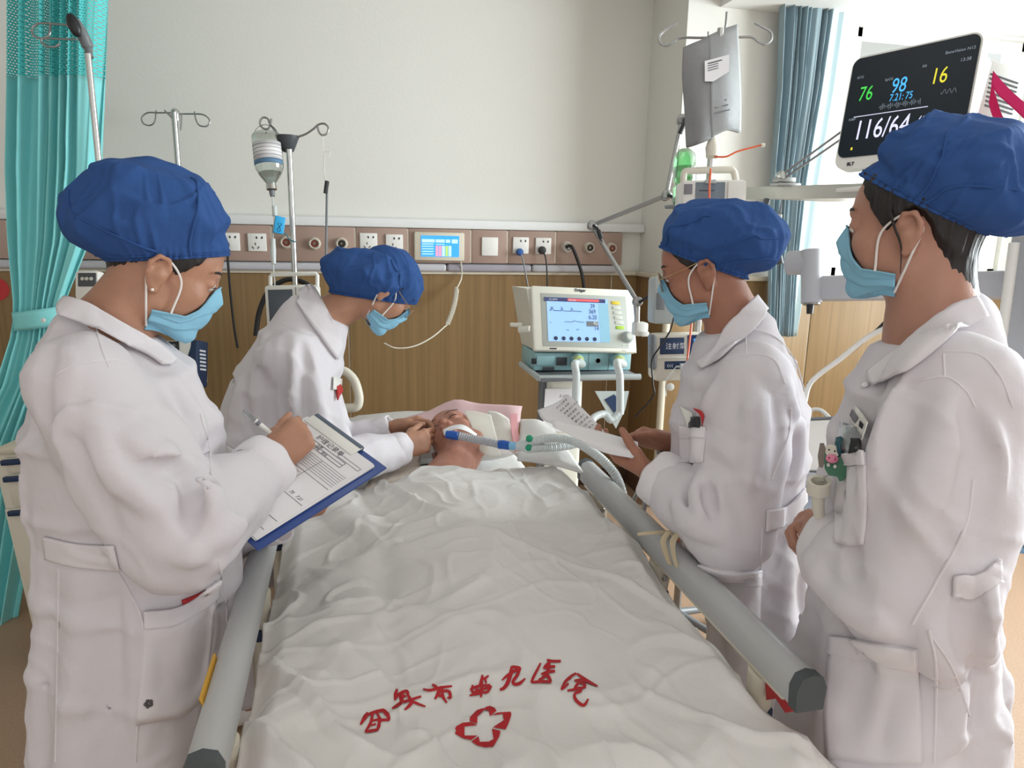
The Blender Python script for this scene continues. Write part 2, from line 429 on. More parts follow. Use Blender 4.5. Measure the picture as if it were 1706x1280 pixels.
# ------------------------------------------------------------ the room
DW = 3.9; PX, PY_ = 1.66, 3.47; HC = 2.85
def struct(name, mb, m, parent=None, **k):
    o = mb.build(name, m, parent, **k)
    if parent is None: o['kind'] = 'structure'
    return o
struct('floor', MB().box((.45, 1.2, -.05), (7.6, 7.6, .1)), 'floor_vinyl')
struct('ceiling', MB().box((.45, 1.2, HC+.05), (7.6, 7.6, .1)), 'ceiling_paint')
wall_back = struct('wall_back', MB().box((-.8, DW+.1, HC/2), (5.0, .2, HC)), 'wall_paint')
struct('wall_left', MB().box((-3.3, 1.2, HC/2), (.2, 7.6, HC)), 'wall_paint')
ZC = AY(680, 456, DW).z                      # top of the wood wainscot
WX0, WX1, WZ0, WZ1 = AY(1402, 300, PY_).x, 3.75, ZC+.03, AY(1200, 12, PY_).z-.02
XR = 4.1
pl = MB()
for x0, x1, z0, z1 in ((PX, WX0, 0, HC), (WX1, XR, 0, HC), (WX0, WX1, 0, WZ0), (WX0, WX1, WZ1, HC)): pl.box(((x0+x1)/2, PY_+.1, (z0+z1)/2), (x1-x0, .2, z1-z0))
pl.box((PX+.1, (PY_+.2+DW)/2, HC/2), (.2, DW-PY_-.2, HC))
pill = struct('wall_alcove', pl, 'wall_paint')
wr = MB(); RY0, RY1, RZ0, RZ1 = .3, 2.7, .95, 2.6
for y0, y1, z0, z1 in ((-2.6, RY0, 0, HC), (RY1, PY_+.2, 0, HC), (RY0, RY1, 0, RZ0), (RY0, RY1, RZ1, HC)): wr.box((XR+.1, (y0+y1)/2, (z0+z1)/2), (.2, y1-y0, z1-z0))
wall_right = struct('wall_right', wr, 'wall_paint')
sx = AY(1200, 12, PY_).x; sz_ = AY(1200, 12, PY_).z
struct('trim_1', MB().box(((sx+XR)/2, PY_-.45, sz_+.15), (XR-sx, .9, .3)), 'ceiling_paint')     # soffit over the window
def window(name, x0, x1, z0, z1, P):
    """P maps (along, depth, height) to world"""
    def bx(mb, a0, a1, h0, h1, t, d=0): 
        p, q = P(a0, d-t/2, h0), P(a1, d+t/2, h1); mb.box((p+q)/2, [abs(v) for v in (q-p)]); return mb
    f = MB(); bx(f, x0-.01, x0+.045, z0-.01, z1+.01, .07); bx(f, x1-.045, x1+.01, z0-.01, z1+.01, .07); bx(f, x0, x1, z0-.01, z0+.045, .07); bx(f, x0, x1, z1-.045, z1+.01, .07)
    w = struct(name, f, 'plastic_white'); bx(MB(), x0+.03, x1-.03, z0+.03, z1-.03, .008).build('pane', 'window_glass', w)
    bx(MB(), x0-.03, x1+.03, z0-.03, z0-.004, .16, -.09).build('window_sill', 'cap_cream', w); return w
window('window_1', WX0, WX1, WZ0, WZ1, lambda a, d, h: Vector((a, PY_+.06+d, h)))
window('window_2', RY0, RY1, RZ0, RZ1, lambda a, d, h: Vector((XR+.06+d, a, h)))
# wood wainscot: panels with joints
xs = [-3.2, -1.93, AY(583, 600, DW).x, AY(1017, 480, DW).x, PX]
for a, b in zip(xs, xs[1:]):
    MB().box(((a+b)/2, DW-.009, (.1+ZC)/2), (b-a-.007, .018, ZC-.1), bev=.003, seg=1).build('wainscot_panel', 'wood_panel', wall_back)
MB().box(((-3.2+PX)/2, DW-.006, (.1+ZC)/2), (PX+3.2, .01, ZC-.1)).build('joint_backing', 'cap_cream', wall_back)
MB().box((PX-.009, (PY_+DW)/2, (.1+ZC)/2), (.018, DW-PY_, ZC-.1), bev=.003).build('wainscot_panel', 'wood_panel', pill)
xa = [PX, AY(1148, 600, PY_).x, AY(1339, 600, PY_).x, AY(1339, 600, PY_).x+.85, XR]
for a, b in zip(xa, xa[1:]): MB().box(((a+b)/2, PY_-.009, (.1+ZC)/2), (b-a-.010, .018, ZC-.1), bev=.003).build('wainscot_panel', 'wood_panel', pill)
MB().box(((PX+XR)/2, PY_-.006, (.1+ZC)/2), (XR-PX, .01, ZC-.1)).build('joint_backing', 'cap_cream', pill)
MB().tube([(PX-.012, PY_-.012, .1), (PX-.012, PY_-.012, ZC)], .02, 12).build('corner_guard', 'cap_cream', pill)
struct('trim_2', MB().box(((-3.2+PX)/2, DW-.016, ZC+.012), (PX+3.2, .032, .026), bev=.005), 'cap_cream')
struct('trim_3', MB().box((PX-.016, (PY_+DW)/2-.015, ZC+.012), (.032, DW-PY_+.03, .026), bev=.005).box(((PX+XR)/2, PY_-.016, ZC+.012), (XR-PX+.06, .032, .026), bev=.005), 'cap_cream')
struct('baseboard_back', MB().box(((-3.2+PX)/2, DW-.012, .05), (PX+3.2, .024, .1), bev=.004), 'base_brown')
struct('baseboard_right', MB().box((XR-.012, .43, .05), (.024, 6.0, .1), bev=.004), 'base_brown')
struct('baseboard_pillar', MB().box(((PX+XR)/2, PY_-.012, .05), (XR-PX, .024, .1), bev=.004).box((PX-.012, (PY_+DW)/2, .05), (.024, DW-PY_, .1), bev=.004), 'base_brown')
# painted ledge and bumper rail
zl0, zl1 = AY(680, 380, DW).z, AY(680, 364.5, DW).z
struct('trim_4', MB().box(((-3.2+PX)/2, DW-.03, (zl0+zl1)/2), (PX+3.2, .06, zl1-zl0), bev=.008), 'ledge')
zb0, zb1 = AY(680, 452, DW).z, AY(680, 438, DW).z
xe = AY(1022, 445, DW).x
rail = thing('bumper_rail', 'long pale grey bumper rail running along the wall under the brown console', 'bumper rail', (0, DW-.02, zb0))
xb = [-3.1, AY(742, 445, DW).x, AY(882, 445, DW).x, xe]
for i, (a, b) in enumerate(zip(xb, xb[1:])): MB().box(((a+b)/2, DW-.03, (zb0+zb1)/2), (b-a-.003, .06, zb1-zb0-.003), bev=.014, seg=4).build('rail_section', 'bumper' if i != 1 else mat('bumper_dark', (160, 155, 165), .4), rail)

# bedhead console with sockets and gas outlets
zc0, zc1 = AY(680, 437, DW).z, AY(680, 380.5, DW).z
YC = DW-.055
cons = thing('bedhead_console', 'brown wall console strip of power sockets and gas outlets over the bed', 'console', (.3, DW, zc0))
jx = [-3.1, -2.1, AY(14, 400, YC).x, AY(300, 400, YC).x, AY(453, 400, YC).x, AY(592, 400, YC).x, AY(680, 400, YC).x, AY(785, 400, YC).x, AY(846, 400, YC).x, AY(926, 400, YC).x, AY(1038, 410, YC).x]
for a, b in zip(jx, jx[1:]): MB().box(((a+b)/2, DW-.028, (zc0+zc1)/2), (b-a-.008, .055, zc1-zc0), bev=.004).build('console_panel', 'console_brown', cons)
MB().box(((jx[0]+jx[-1])/2, DW-.026, (zc0+zc1)/2), (jx[-1]-jx[0]-.02, .05, zc1-zc0-.006)).build('joint_strip', 'cap_cream', cons)
def socket(px, py, plug=False, blank=False):
    p = AY(px, py, YC-.004); x, z = p.x, p.z
    s = MB().box((x, YC-.005, z), (.09, .011, .09 if not blank else .1), bev=.004).build('socket_plate', 'socket_white', cons)
    if not blank:
        h = MB()
        for dx in (-.013, .013): h.box((x+.012+dx, YC-.0108, z+.024), (.007, .002, .011), frame((1, 0, .35 if dx < 0 else -.35), (0, 1, 0)))
        h.build('socket_holes', 'dark', s)
        if not plug:
            h = MB().box((x-.008, YC-.0108, z-.008), (.004, .002, .013))
            for dx, a in ((-.013, .9), (.013, -.9)): h.box((x-.008+dx, YC-.0108, z-.026), (.004, .002, .014), frame((1, 0, a), (0, 1, 0)))
            h.build('socket_slots', 'dark', s)
    return s
for px, py in ((384, 403), (428.5, 404), (614, 403), (657, 405)): socket(px, py, plug=px == 384)
socket(816, 411, blank=True); socket(867.5, 409, plug=True); socket(905, 410, plug=True)
def outlet(px, py, inner, rr=.028):
    p = AY(px, py, YC-.01)
    b = MB().lathe([(rr*1.15, 0), (rr*1.15, .004), (rr, .007), (rr, .022), (rr*.86, .026), (rr*.7, .024), (rr*.68, .012)], (p.x, YC, p.z), (0, -1, 0)).build('gas_outlet', 'port_cream', cons)
    MB().lathe([(rr*.66, 0), (rr*.62, .016), (rr*.3, .018), (rr*.28, .009)], (p.x, YC-.002, p.z), (0, -1, 0)).build('outlet_ring', inner, b)
    MB().lathe([(rr*.26, 0), (rr*.2, .02)], (p.x, YC-.002, p.z), (0, -1, 0), 12).build('outlet_valve', 'brass', b)
for px, py, m in ((477, 404, 'port_red'), (524, 406, 'port_red'), (569, 406, 'port_black'), (944.5, 412, 'steel_dull'), (982, 413, 'port_black'), (1019, 414, 'port_red')): outlet(px, py, m)

# red round notice at the far left of the wood wall
p = AY(-6, 482, DW-.02); n = MB().lathe([(.055, 0), (.055, .003)], (p.x, DW-.019, p.z), (0, -1, 0), 32).build('round_notice', 'red'); tag(n, 'red round sticker on the wood wall at the far left edge', 'sticker')

# ------------------------------------------------------------ curtains
def curtain(name, rows, m, parent, folds, amp, at, nu=220, thick=.002, seed=0, uv=False, ph=0):
    """rows: (py, pxl, pxr, pinch)"""
    V = []; nv = 60
    pys = np.array([r[0] for r in rows]); t = np.linspace(pys[0], pys[-1], nv)
    for py in t:
        l, r_, am = [np.interp(py, pys, [q[i] for q in rows]) for i in (1, 2, 3)]
        a = Vector(at(l, py)); b = Vector(at(r_, py)); d = b-a; nn = Vector((d.y, -d.x, 0)).normalized(); row = []
        for i in range(nu+1):
            u = i/nu; q = u+.05*math.sin(u*9+seed)+.025*math.sin(u*23+seed*2+py*.002)
            f = math.sin(q*folds*2*math.pi+ph)+.35*math.sin(q*folds*4.6*math.pi+py*.004+seed)
            row.append(a+d*(u+.012*math.cos(q*folds*2*math.pi))+nn*f*amp*am)
        V.append(row)
    V = np.array(V); V = V.transpose(1, 0, 2); du = np.gradient(V, axis=0); dv = np.gradient(V, axis=1); nn = nrm(np.cross(du, dv))
    o = slab(name, V, nn, m, parent, thick)
    if uv:
        me = o.data; ul = me.uv_layers.new(name='UVMap'); s = np.cumsum(np.linalg.norm(np.diff(V[:, 0], axis=0, prepend=V[:1, 0]), axis=-1))
        z = V[0, :, 2]; n, h = V.shape[:2]; vi = np.zeros(len(me.loops), np.int32); me.loops.foreach_get('vertex_index', vi); vi = vi % (n*h)
        ul.data.foreach_set('uv', np.stack([s[vi//h], z[vi % h]], -1).astype(np.float32).ravel())
    return o
ct = thing('privacy_curtain', 'turquoise bed curtain with an open net top, tied back at the far left', 'curtain', AH(60, 1060, .02))
ZQ = 2.72
atc = lambda px, py: AZ(px, py, ZQ)
bodyrows = [(128, 20, 166, 1), (280, 19, 162, 1), (400, 22, 146, .8), (500, 28, 108, .5), (530, 27, 101, .42), (560, 24, 100, .5), (640, 2, 96, .75), (760, -60, 70, .9), (1045, -75, 22, .9)]
curtain('curtain_body', bodyrows, 'curtain_teal', ct, 7, .034, atc, seed=1)
curtain('curtain_net', [(-190, 18, 174, 1), (0, 19, 169, 1), (129, 20, 166, 1)], 'curtain_net', ct, 7, .034, atc, seed=1, uv=True, thick=.001)
tb = []
for i in range(33):
    a = math.pi*2*i/32; c = AZ(64, 531, ZQ); tb.append((c+cR*(math.cos(a)*.093)+Vector((cF.x, cF.y, 0)).normalized()*(math.sin(a)*.055)+Vector((0, 0, .012*math.cos(a)))))
V = np.array([[list(p+Vector((0, 0, h))) for h in np.linspace(.036, -.036, 5)] for p in tb]); nn = nrm(V-np.array(AZ(64, 531, ZQ))); slab('tie_band', V, nn, 'curtain_teal', ct, .003)
p = AZ(73, 534, ZQ-.062); MB().lathe([(.008, 0), (.009, .003), (.005, .006)], p, -cF, 14).build('snap_button', 'plastic_white', ct)
cb = thing('window_curtain', 'grey-blue pleated curtain hanging beside the bright window', 'curtain', (2.5, 3.38, .02))
atb = lambda px, py: AY(px, py, PY_-.10)
curtain('pleats', [(-60, 1301, 1395, 1), (0, 1299, 1388, 1), (150, 1294, 1366, 1), (300, 1283, 1340, 1), (440, 1279, 1326, .9), (560, 1277, 1318, .9)], 'curtain_blue', cb, 9, .03, atb, seed=3)
curtain('backlit_edge', [(-60, 1392, 1418, .4), (0, 1385, 1410, .4), (150, 1363, 1390, .4), (300, 1338, 1365, .4), (440, 1322, 1345, .4), (560, 1312, 1326, .4)], 'curtain_backlit', cb, 1.2, .02, atb, nu=30, seed=5)  # curtain's right strip, painted paler for the light coming through
# ------------------------------------------------------------ the bed
cloth('sheet_white', (226, 224, 222), 0, bump=.004, bscale=9, bump2=.0015, b2scale=40)
cloth('blanket_white', (222, 219, 216), 0, bump=.006, bscale=7, bump2=.002, b2scale=30)
cloth('terry', (226, 216, 204), 0, bump=.003, bscale=220)
mat('rail_alu', (186, 187, 187), .4); mat('rail_cap', (74, 82, 84), .5); mat('bed_cream', (226, 220, 204), .4)
XL, XRB, YF, YH, ZR = -.21, .718, .90, 3.02, .80
bed = thing('hospital_bed', 'hospital bed with grey side rails and cream posts under the white cover', 'bed', (.25, 1.95, 0))
BX = (XL+XRB)/2
MB().box((BX, 1.95, .40), (.84, 2.1, .12), bev=.03).build('bed_frame', 'bed_cream', bed)
MB().box((BX, 1.95, .55), (.80, 2.04, .18), bev=.05, seg=4).build('mattress', 'sheet_white', bed)
MB().box((BX, YH+.03, .50), (.86, .04, .32), bev=.02, seg=3).build('headboard', 'bed_cream', bed)
MB().box((BX, .86, .50), (.80, .04, .36), bev=.02, seg=3).build('footboard', 'bed_cream', bed)
for x in (BX-.33, BX+.33):
    for y in (1.1, 2.8):
        l = MB().box((x, y, .25), (.06, .08, .26), bev=.01).build('leg', 'bed_cream', bed)
        MB().lathe([(.02, -.02), (.06, -.018), (.062, 0), (.06, .018), (.02, .02)], (x, y, .062), (1, 0, 0)).build('caster', 'grey_dark', l)
def side_rail(x, out, y0, y1):
    sec = [(-.024, -.03), (-.026, .008), (-.018, .026), (0, .032), (.018, .026), (.026, .008), (.024, -.03)]
    b = MB(); b.prism([(x+u, y0, ZR+w-.026) for u, w in sec], (0, y1-y0, 0)); r = b.build('side_rail', 'rail_alu', bed, ang=50)
    for yy, e in ((y0, -.022), (y1, .022)): MB().prism([(x+u*1.06, yy, ZR+w*1.06-.026) for u, w in sec], (0, e, 0)).build('rail_cap', 'rail_cap', r)
    MB().box((x+.001, (y0+y1)/2, ZR-.062), (.04, y1-y0-.05, .016), bev=.004).build('rail_channel', 'bed_cream', r)
    for yy in (y0+.11, (y0+y1)/2, y1-.12):
        MB().tube([(x, yy, ZR-.07), (x, yy+.005, ZR-.14)], [.028, .023], 16).tube([(x, yy+.005, ZR-.14), (x, yy+.01, .45)], .019, 12).build('rail_post', 'bed_cream', r)
        MB().tube([(x, yy+.004, ZR-.15), (x, yy+.006, ZR-.175)], .026, 16).build('post_collar', 'navy', r)
        MB().lathe([(.008, 0), (.006, .003)], (x-out*.0, yy-.028, ZR-.1), (0, -1, 0), 12).build('rivet', 'steel', r)
    MB().prism([(x-.013, y0+.0, ZR-.068), (x-.013, y0+.02, ZR-.09), (x-.013, y0+.05, ZR-.084), (x-.013, y0+.075, ZR-.105), (x-.013, y0+.085, ZR-.068)], (.026, 0, 0)).build('release_lever', 'red', r)
    return r
rl = side_rail(XL, -1, YF, 2.05); rr = side_rail(XRB, 1, YF, 2.0)
mat('label_yellow', (214, 164, 60), .5); mat('label_brown', (120, 84, 40), .5)
MB().box((XL-.024, 1.08, ZR-.006), (.004, .12, .016), frame((1, 0, .35), (0, 1, 0)), bev=.001).build('warning_label', 'label_yellow', rl)
MB().box((XL-.0262, 1.08, ZR-.006), (.003, .115, .005), frame((1, 0, .35), (0, 1, 0))).build('label_line', 'label_brown', rl)
# head-end loop of the rail on the far left
hp = [AZ(px, py, 2.62) for px, py in ((560, 616), (576, 620), (590, 634), (597, 655), (598, 668), (594, 678), (580, 680), (556, 679))]
MB().tube(bez(hp, 40), .017, 12).build('grab_loop', 'bed_cream', bed)
# IV hook clamp & hose bracket on the right rail
c = [AZ(px, py, z) for px, py, z in ((1052, 842, 2.02), (1068, 810, 2.0), (1074, 826, 1.98), (1072, 862, 1.94), (1066, 892, 1.92))]
MB().tube(bez(c, 24), .006, 8).build('hose_bracket', 'steel_dull', bed)

# ------------------------------------------------------------ cover over the patient
def sm(a, b, x): t = np.clip((x-a)/(b-a), 0, 1); return t*t*(3-2*t)
def xr_(y): return np.interp(y, [.5, .74, .84, .93, 1.0, 1.2, 2.4], [1.02, .98, .88, .72, .69, .688, .688])
def xl_(y): return np.interp(y, [.5, .9, 1.05, 2.4], [-.2, -.184, -.183, -.183])
def cover_h(x, y):
    """height of the cover's upper face"""
    e = np.minimum(x-xl_(y), xr_(y)-x)
    body = .055*np.exp(-((x-.28)/.17)**2)*sm(1.0, 1.6, y)
    feet = .02*np.exp(-((x-.28)/.2)**2-((y-1.15)/.16)**2)
    h = .715+body+feet+.02*sm(.9, 1.5, y)+.02*sm(.35, .6, x)*sm(1.2, 1.6, y)
    P = np.stack([x, y, x*0], -1)
    q = P*np.array([6, 3.2, 1])+.6*np.stack([vnoise(P*3, 1), vnoise(P*3, 2), x*0], -1)
    h = h+.016*vnoise(q, 3)
    a = math.radians(38); u = x*math.cos(a)+y*math.sin(a); v = -x*math.sin(a)+y*math.cos(a)
    Q = np.stack([u*9, v*2.6, x*0+.5], -1)+.7*np.stack([vnoise(P*4, 5), vnoise(P*4, 6), x*0], -1)
    rdg = 1-np.abs(vnoise(Q, 7)); mk = 1-.85*np.exp(-((x-.27)/.27)**2-((y-1.12)/.2)**2); h = h+mk*.022*np.clip(rdg-.72, 0, 1)/.28*(.35+.65*sm(.45, -.1, x)+.5*sm(.5, .7, x))
    a2 = math.radians(-50); u = x*math.cos(a2)+y*math.sin(a2); v = -x*math.sin(a2)+y*math.cos(a2)
    Q = np.stack([u*7, v*2.2, x*0+3.5], -1)+.8*np.stack([vnoise(P*5, 8), vnoise(P*5, 9), x*0], -1)
    rdg = 1-np.abs(vnoise(Q, 11)); h = h+(.3+.7*mk)*.015*np.clip(rdg-.75, 0, 1)/.25*(.5+.5*sm(1.5, 1.0, y))
    q = P*np.array([15, 11, 1])+1.1*np.stack([vnoise(P*7, 21), vnoise(P*7, 22), x*0], -1)
    r3 = 1-np.abs(vnoise(q, 23)); mk = 1-.85*np.exp(-((x-.27)/.27)**2-((y-1.12)/.2)**2); h = h+mk*.010*np.clip(r3-.7, 0, 1)/.3*(.35+.65*sm(.35, -.1, x)+.4*sm(.5, .68, x)+.3*sm(1.2, .95, y))
    a3 = math.radians(12); u = x*math.cos(a3)+y*math.sin(a3); v = -x*math.sin(a3)+y*math.cos(a3)
    Q = np.stack([u*4, v*13, x*0+7], -1)+.7*np.stack([vnoise(P*5, 25), vnoise(P*5, 26), x*0], -1); r4 = 1-np.abs(vnoise(Q, 27)); h = h+mk*.009*np.clip(r4-.75, 0, 1)/.25*(.4+.6*sm(1.5, 1.0, y))
    h = h-.012*np.exp(-((x-.06)/.03)**2)*sm(1.9, 1.4, y)*sm(.95, 1.15, y)
    h = h+0
    out = sm(.98, .84, y)
    h = h-(1-sm(0, .05, e))*(.035*(1-out)+.02*out)-.30*sm(.66, .80, x)*out*.42-.18*sm(.86, .60, y)
    # the top hem, folded and lifted over the chest and falling towards the left rail
    h = h-.04*sm(2.02, 2.2, y)
    return h
def ytop_(x): return np.interp(x, [-.2, -.1, .05, .2, .34, .5, .62, .7], [1.96, 1.99, 2.06, 2.12, 2.14, 2.14, 2.08, 1.95])
nu, nv = 240, 330
U, Vv = np.meshgrid(np.linspace(0, 1, nu), np.linspace(0, 1, nv), indexing='ij')
XX = U*0; YY = .58+Vv*(ytop_(-.17+U*.85)-.58)
YY = YY-.004*np.sin(U*40)*(Vv > .97)
XX = xl_(YY)+U*(xr_(YY)-xl_(YY)); ZZ = cover_h(XX, YY)
G = np.stack([XX, YY, ZZ], -1); nn = nrm(np.cross(np.gradient(G, axis=0), np.gradient(G, axis=1)))
cover = slab('quilt_cover', G, nn, 'blanket_white', None, .006)
tag(cover, 'white crumpled hospital cover with red writing spread over the patient', 'bed cover')
def on_cover(pxs, up=.0022):
    """first point where the photograph's pixels meet the cover"""
    r = rays(pxs).astype(float); O = np.array(CAM); t0 = (CAMH-.90)/-r[:, 2]; t1 = (CAMH-.60)/-r[:, 2]
    f = lambda t: (O+r*t[:, None])[:, 2]-up-cover_h((O+r*t[:, None])[:, 0], (O+r*t[:, None])[:, 1])
    lo, hi = t0.copy(), t1.copy(); done = np.zeros(len(t0), bool); prev = t0.copy()
    for i in range(1, 61):
        t = t0+(t1-t0)*i/60; hit = (f(t) < 0) & ~done; lo[hit] = prev[hit]; hi[hit] = t[hit]; done |= hit; prev = t
    for i in range(14):
        m = (lo+hi)/2; n = f(m) < 0; hi = np.where(n, m, hi); lo = np.where(n, lo, m)
    return O+r*hi[:, None]
def lay(bm, up=.0022):
    P = on_cover([zpt(v.co.x, v.co.y) for v in bm.verts], up)
    for v, p in zip(bm.verts, P): v.co = p
cloth('print_red', (176, 44, 50), 0, bump=.002, bscale=30)
def zpt(x, y): return (580+x/3.8773, 1080+y/3.8773)
STROKES = [  # the seven brushed characters: points in a 3.88x frame, half width
 [(130,418,9),(108,448,13),(80,495,4)], [(118,432,6),(175,412,8),(232,400,9)], [(226,400,9),(252,428,13),(268,464,5)], [(268,464,6),(210,468,8),(198,505,9),(188,530,6)], [(160,412,7),(152,460,7),(140,495,8),(110,540,4)], [(108,540,4),(150,534,8),(196,526,6)], [(150,470,5),(190,462,6),(214,450,5)], [(186,418,5),(200,445,6),(206,465,4)], [(150,500,4),(180,490,5)],
 [(316,264,5),(306,300,10),(302,338,3)], [(300,336,4),(325,300,7),(375,278,9),(388,300,7)], [(352,285,7),(345,345,9),(320,368,9),(284,390,4)], [(384,300,6),(408,345,10),(395,372,9),(364,400,3)], [(338,352,5),(398,336,8),(472,312,5)], [(398,338,6),(445,358,7),(500,378,3)], [(340,318,5),(375,308,6)], [(330,305,4),(345,350,7)],
 [(484,264,3),(530,272,7),(600,256,8),(672,246,4)], [(542,234,4),(562,246,8),(582,262,5)], [(588,262,6),(578,300,9),(560,330,4)], [(572,288,5),(620,278,7),(652,282,8),(660,318,8),(640,322,3)], [(606,262,6),(612,312,9),(638,354,3)], [(585,300,5),(600,315,8)],
 [(868,172,4),(862,205,8),(848,238,3)], [(862,200,4),(882,196,6),(908,178,4)], [(884,194,6),(892,228,4)], [(788,268,4),(835,248,7),(918,238,5)], [(806,238,4),(798,270,7),(808,278,3)], [(798,290,4),(850,272,7),(928,248,4)], [(784,306,3),(830,296,7),(892,282,4)], [(866,212,5),(862,270,8),(858,318,4)], [(838,252,4),(815,292,6),(790,306,3)], [(924,244,5),(902,280,7),(880,292,3)],
 [(1058,116,6),(1050,165,11),(1030,225,11),(1008,256,9),(980,270,5)], [(994,208,3),(1030,176,7),(1075,148,8),(1112,130,8)], [(1112,126,7),(1092,175,9),(1066,214,8),(1076,234,8),(1110,226,9),(1144,196,3)], [(1060,118,5),(1088,124,8),(1114,128,6)],
 [(1284,76,5),(1320,84,7),(1374,84,6)], [(1244,96,4),(1222,140,6),(1196,190,7),(1184,222,6)], [(1184,222,5),(1240,216,8),(1312,218,7)], [(1306,88,5),(1282,108,8),(1262,132,4)], [(1262,130,5),(1300,122,9),(1338,118,6)], [(1246,168,4),(1290,154,8),(1336,148,7)], [(1300,96,6),(1290,150,9),(1262,188,8),(1230,204,3)], [(1278,160,7),(1296,188,10),(1312,216,5)],
 [(1474,162,5),(1440,182,6),(1402,218,7),(1376,268,4)], [(1376,268,4),(1398,252,6),(1424,226,4)], [(1404,214,4),(1440,190,5)], [(1478,164,4),(1512,188,7),(1545,208,6),(1612,246,3)], [(1462,210,4),(1500,206,7),(1542,214,6)], [(1540,214,6),(1560,222,6),(1600,240,4)], [(1416,274,4),(1470,266,7),(1536,250,5)], [(1494,216,6),(1470,250,8),(1466,276,7)], [(1466,268,5),(1500,258,8),(1500,280,7),(1470,290,6),(1462,312,7),(1480,345,9),(1522,370,9),(1552,328,3)], [(1500,222,5),(1530,236,7),(1520,256,5)]]
PETALS = [
 [(690,520),(700,504),(740,482),(790,478),(835,497),(752,508),(752,565),(835,565),(795,594),(745,584),(697,558),(690,548),(698,536)],
 [(784,470),(788,444),(830,402),(862,390),(885,388),(870,408),(836,442),(833,490)],
 [(872,396),(890,380),(915,373),(945,384),(960,404),(916,440),(908,404),(884,400)],
 [(922,437),(968,416),(1050,411),(1055,430),(1035,490),(1016,526),(934,512),(1006,465),(998,425)],
 [(928,520),(985,535),(976,572),(938,636),(886,642),(838,630),(796,604),(842,570),(850,606),(906,604),(940,588)]]
def ink_mesh(name, polys):
    """flat print laid on the cover, subdivided so that it follows the cloth"""
    bm = bmesh.new()
    for poly in polys:
        vs = [bm.verts.new((x, y, 0)) for x, y in poly]; f = bm.faces.new(vs); bm.normal_update()
        bmesh.ops.triangulate(bm, faces=[f])
    for _ in range(5):
        E_ = [e for e in bm.edges if e.calc_length() > 12]
        if not E_: break
        bmesh.ops.subdivide_edges(bm, edges=E_, cuts=1); bmesh.ops.triangulate(bm, faces=list(bm.faces))
    lay(bm)
    me = bpy.data.meshes.new(name); bm.to_mesh(me); bm.free()
    o = link(name, me, 'print_red', cover)
def stroke_poly(st):
    P = bez([Vector((x, y, 0)) for x, y, w in st], 24); w = np.interp(np.linspace(0, 1, len(P)), np.linspace(0, 1, len(st)), [s[2] for s in st]); L, R = [], []
    for i, p in enumerate(P):
        t = (P[min(i+1, len(P)-1)]-P[max(i-1, 0)]).normalized(); n = Vector((-t.y, t.x, 0)); L.append(p+n*(w[i]*1.0+2.2)); R.append(p-n*(w[i]*1.0+2.2))
    return L, R
for a, b in ((0, 9), (9, 17), (17, 23), (23, 33), (33, 37), (37, 45), (45, 55)):
    bm = bmesh.new()
    for st in STROKES[a:b]:
        L_, R2 = stroke_poly(st); A = [bm.verts.new(p) for p in L_]; B = [bm.verts.new(p) for p in R2]
        for i in range(len(A)-1): bm.faces.new((A[i], A[i+1], B[i+1], B[i]))
    lay(bm)
    me = bpy.data.meshes.new('printed_character'); bm.to_mesh(me); bm.free(); link('printed_character', me, 'print_red', cover)
for q in PETALS: ink_mesh('emblem_petal', [q])
# ------------------------------------------------------------ people
cloth('coat_white', (226, 221, 226), .08, bump=.0045, bscale=8, bump2=.0009, b2scale=55)
cloth('coat_trim', (232, 227, 231), .05, bump=.0012, bscale=60)
cloth('cap_blue', (56, 92, 154), .18, bump=.0012, bscale=70, bump2=.006, b2scale=11)
cloth('mask_blue', (150, 206, 232), .12, bump=.0008, bscale=80, bump2=.003, b2scale=22)
cloth('strap_white', (236, 232, 228))
mat('hair_black', (30, 25, 24), .5, bump=.004, bscale=60, stretch=(1, 1, .25))
mat('lash', (26, 20, 20), .6); mat('lips', (172, 104, 94), .5)
mat('eye_white', (225, 220, 214), .2); mat('iris', (38, 26, 22), .15)
mat('skin_a', (180, 132, 107), .5, sss=.06, var=.05, vscale=30, bump=.0006, bscale=160)
mat('skin_b', (180, 132, 106), .5, sss=.06, var=.05, vscale=30, bump=.0006, bscale=160)
mat('skin_c', (166, 114, 92), .5, sss=.06, var=.05, vscale=30, bump=.0006, bscale=160)
mat('skin_d', (182, 134, 114), .5, sss=.06, var=.05, vscale=30, bump=.0006, bscale=160)
mat('skin_p', (176, 124, 106), .5, sss=.05, var=.14, vscale=22, bump=.0015, bscale=70)
mat('glass_frame', (190, 160, 120), .3, metal=1); mat('button', (236, 234, 234), .3)
mat('trouser', (214, 212, 218), .9); mat('shoe', (236, 234, 232), .6)
mat('pearl', (250, 246, 236), .15)

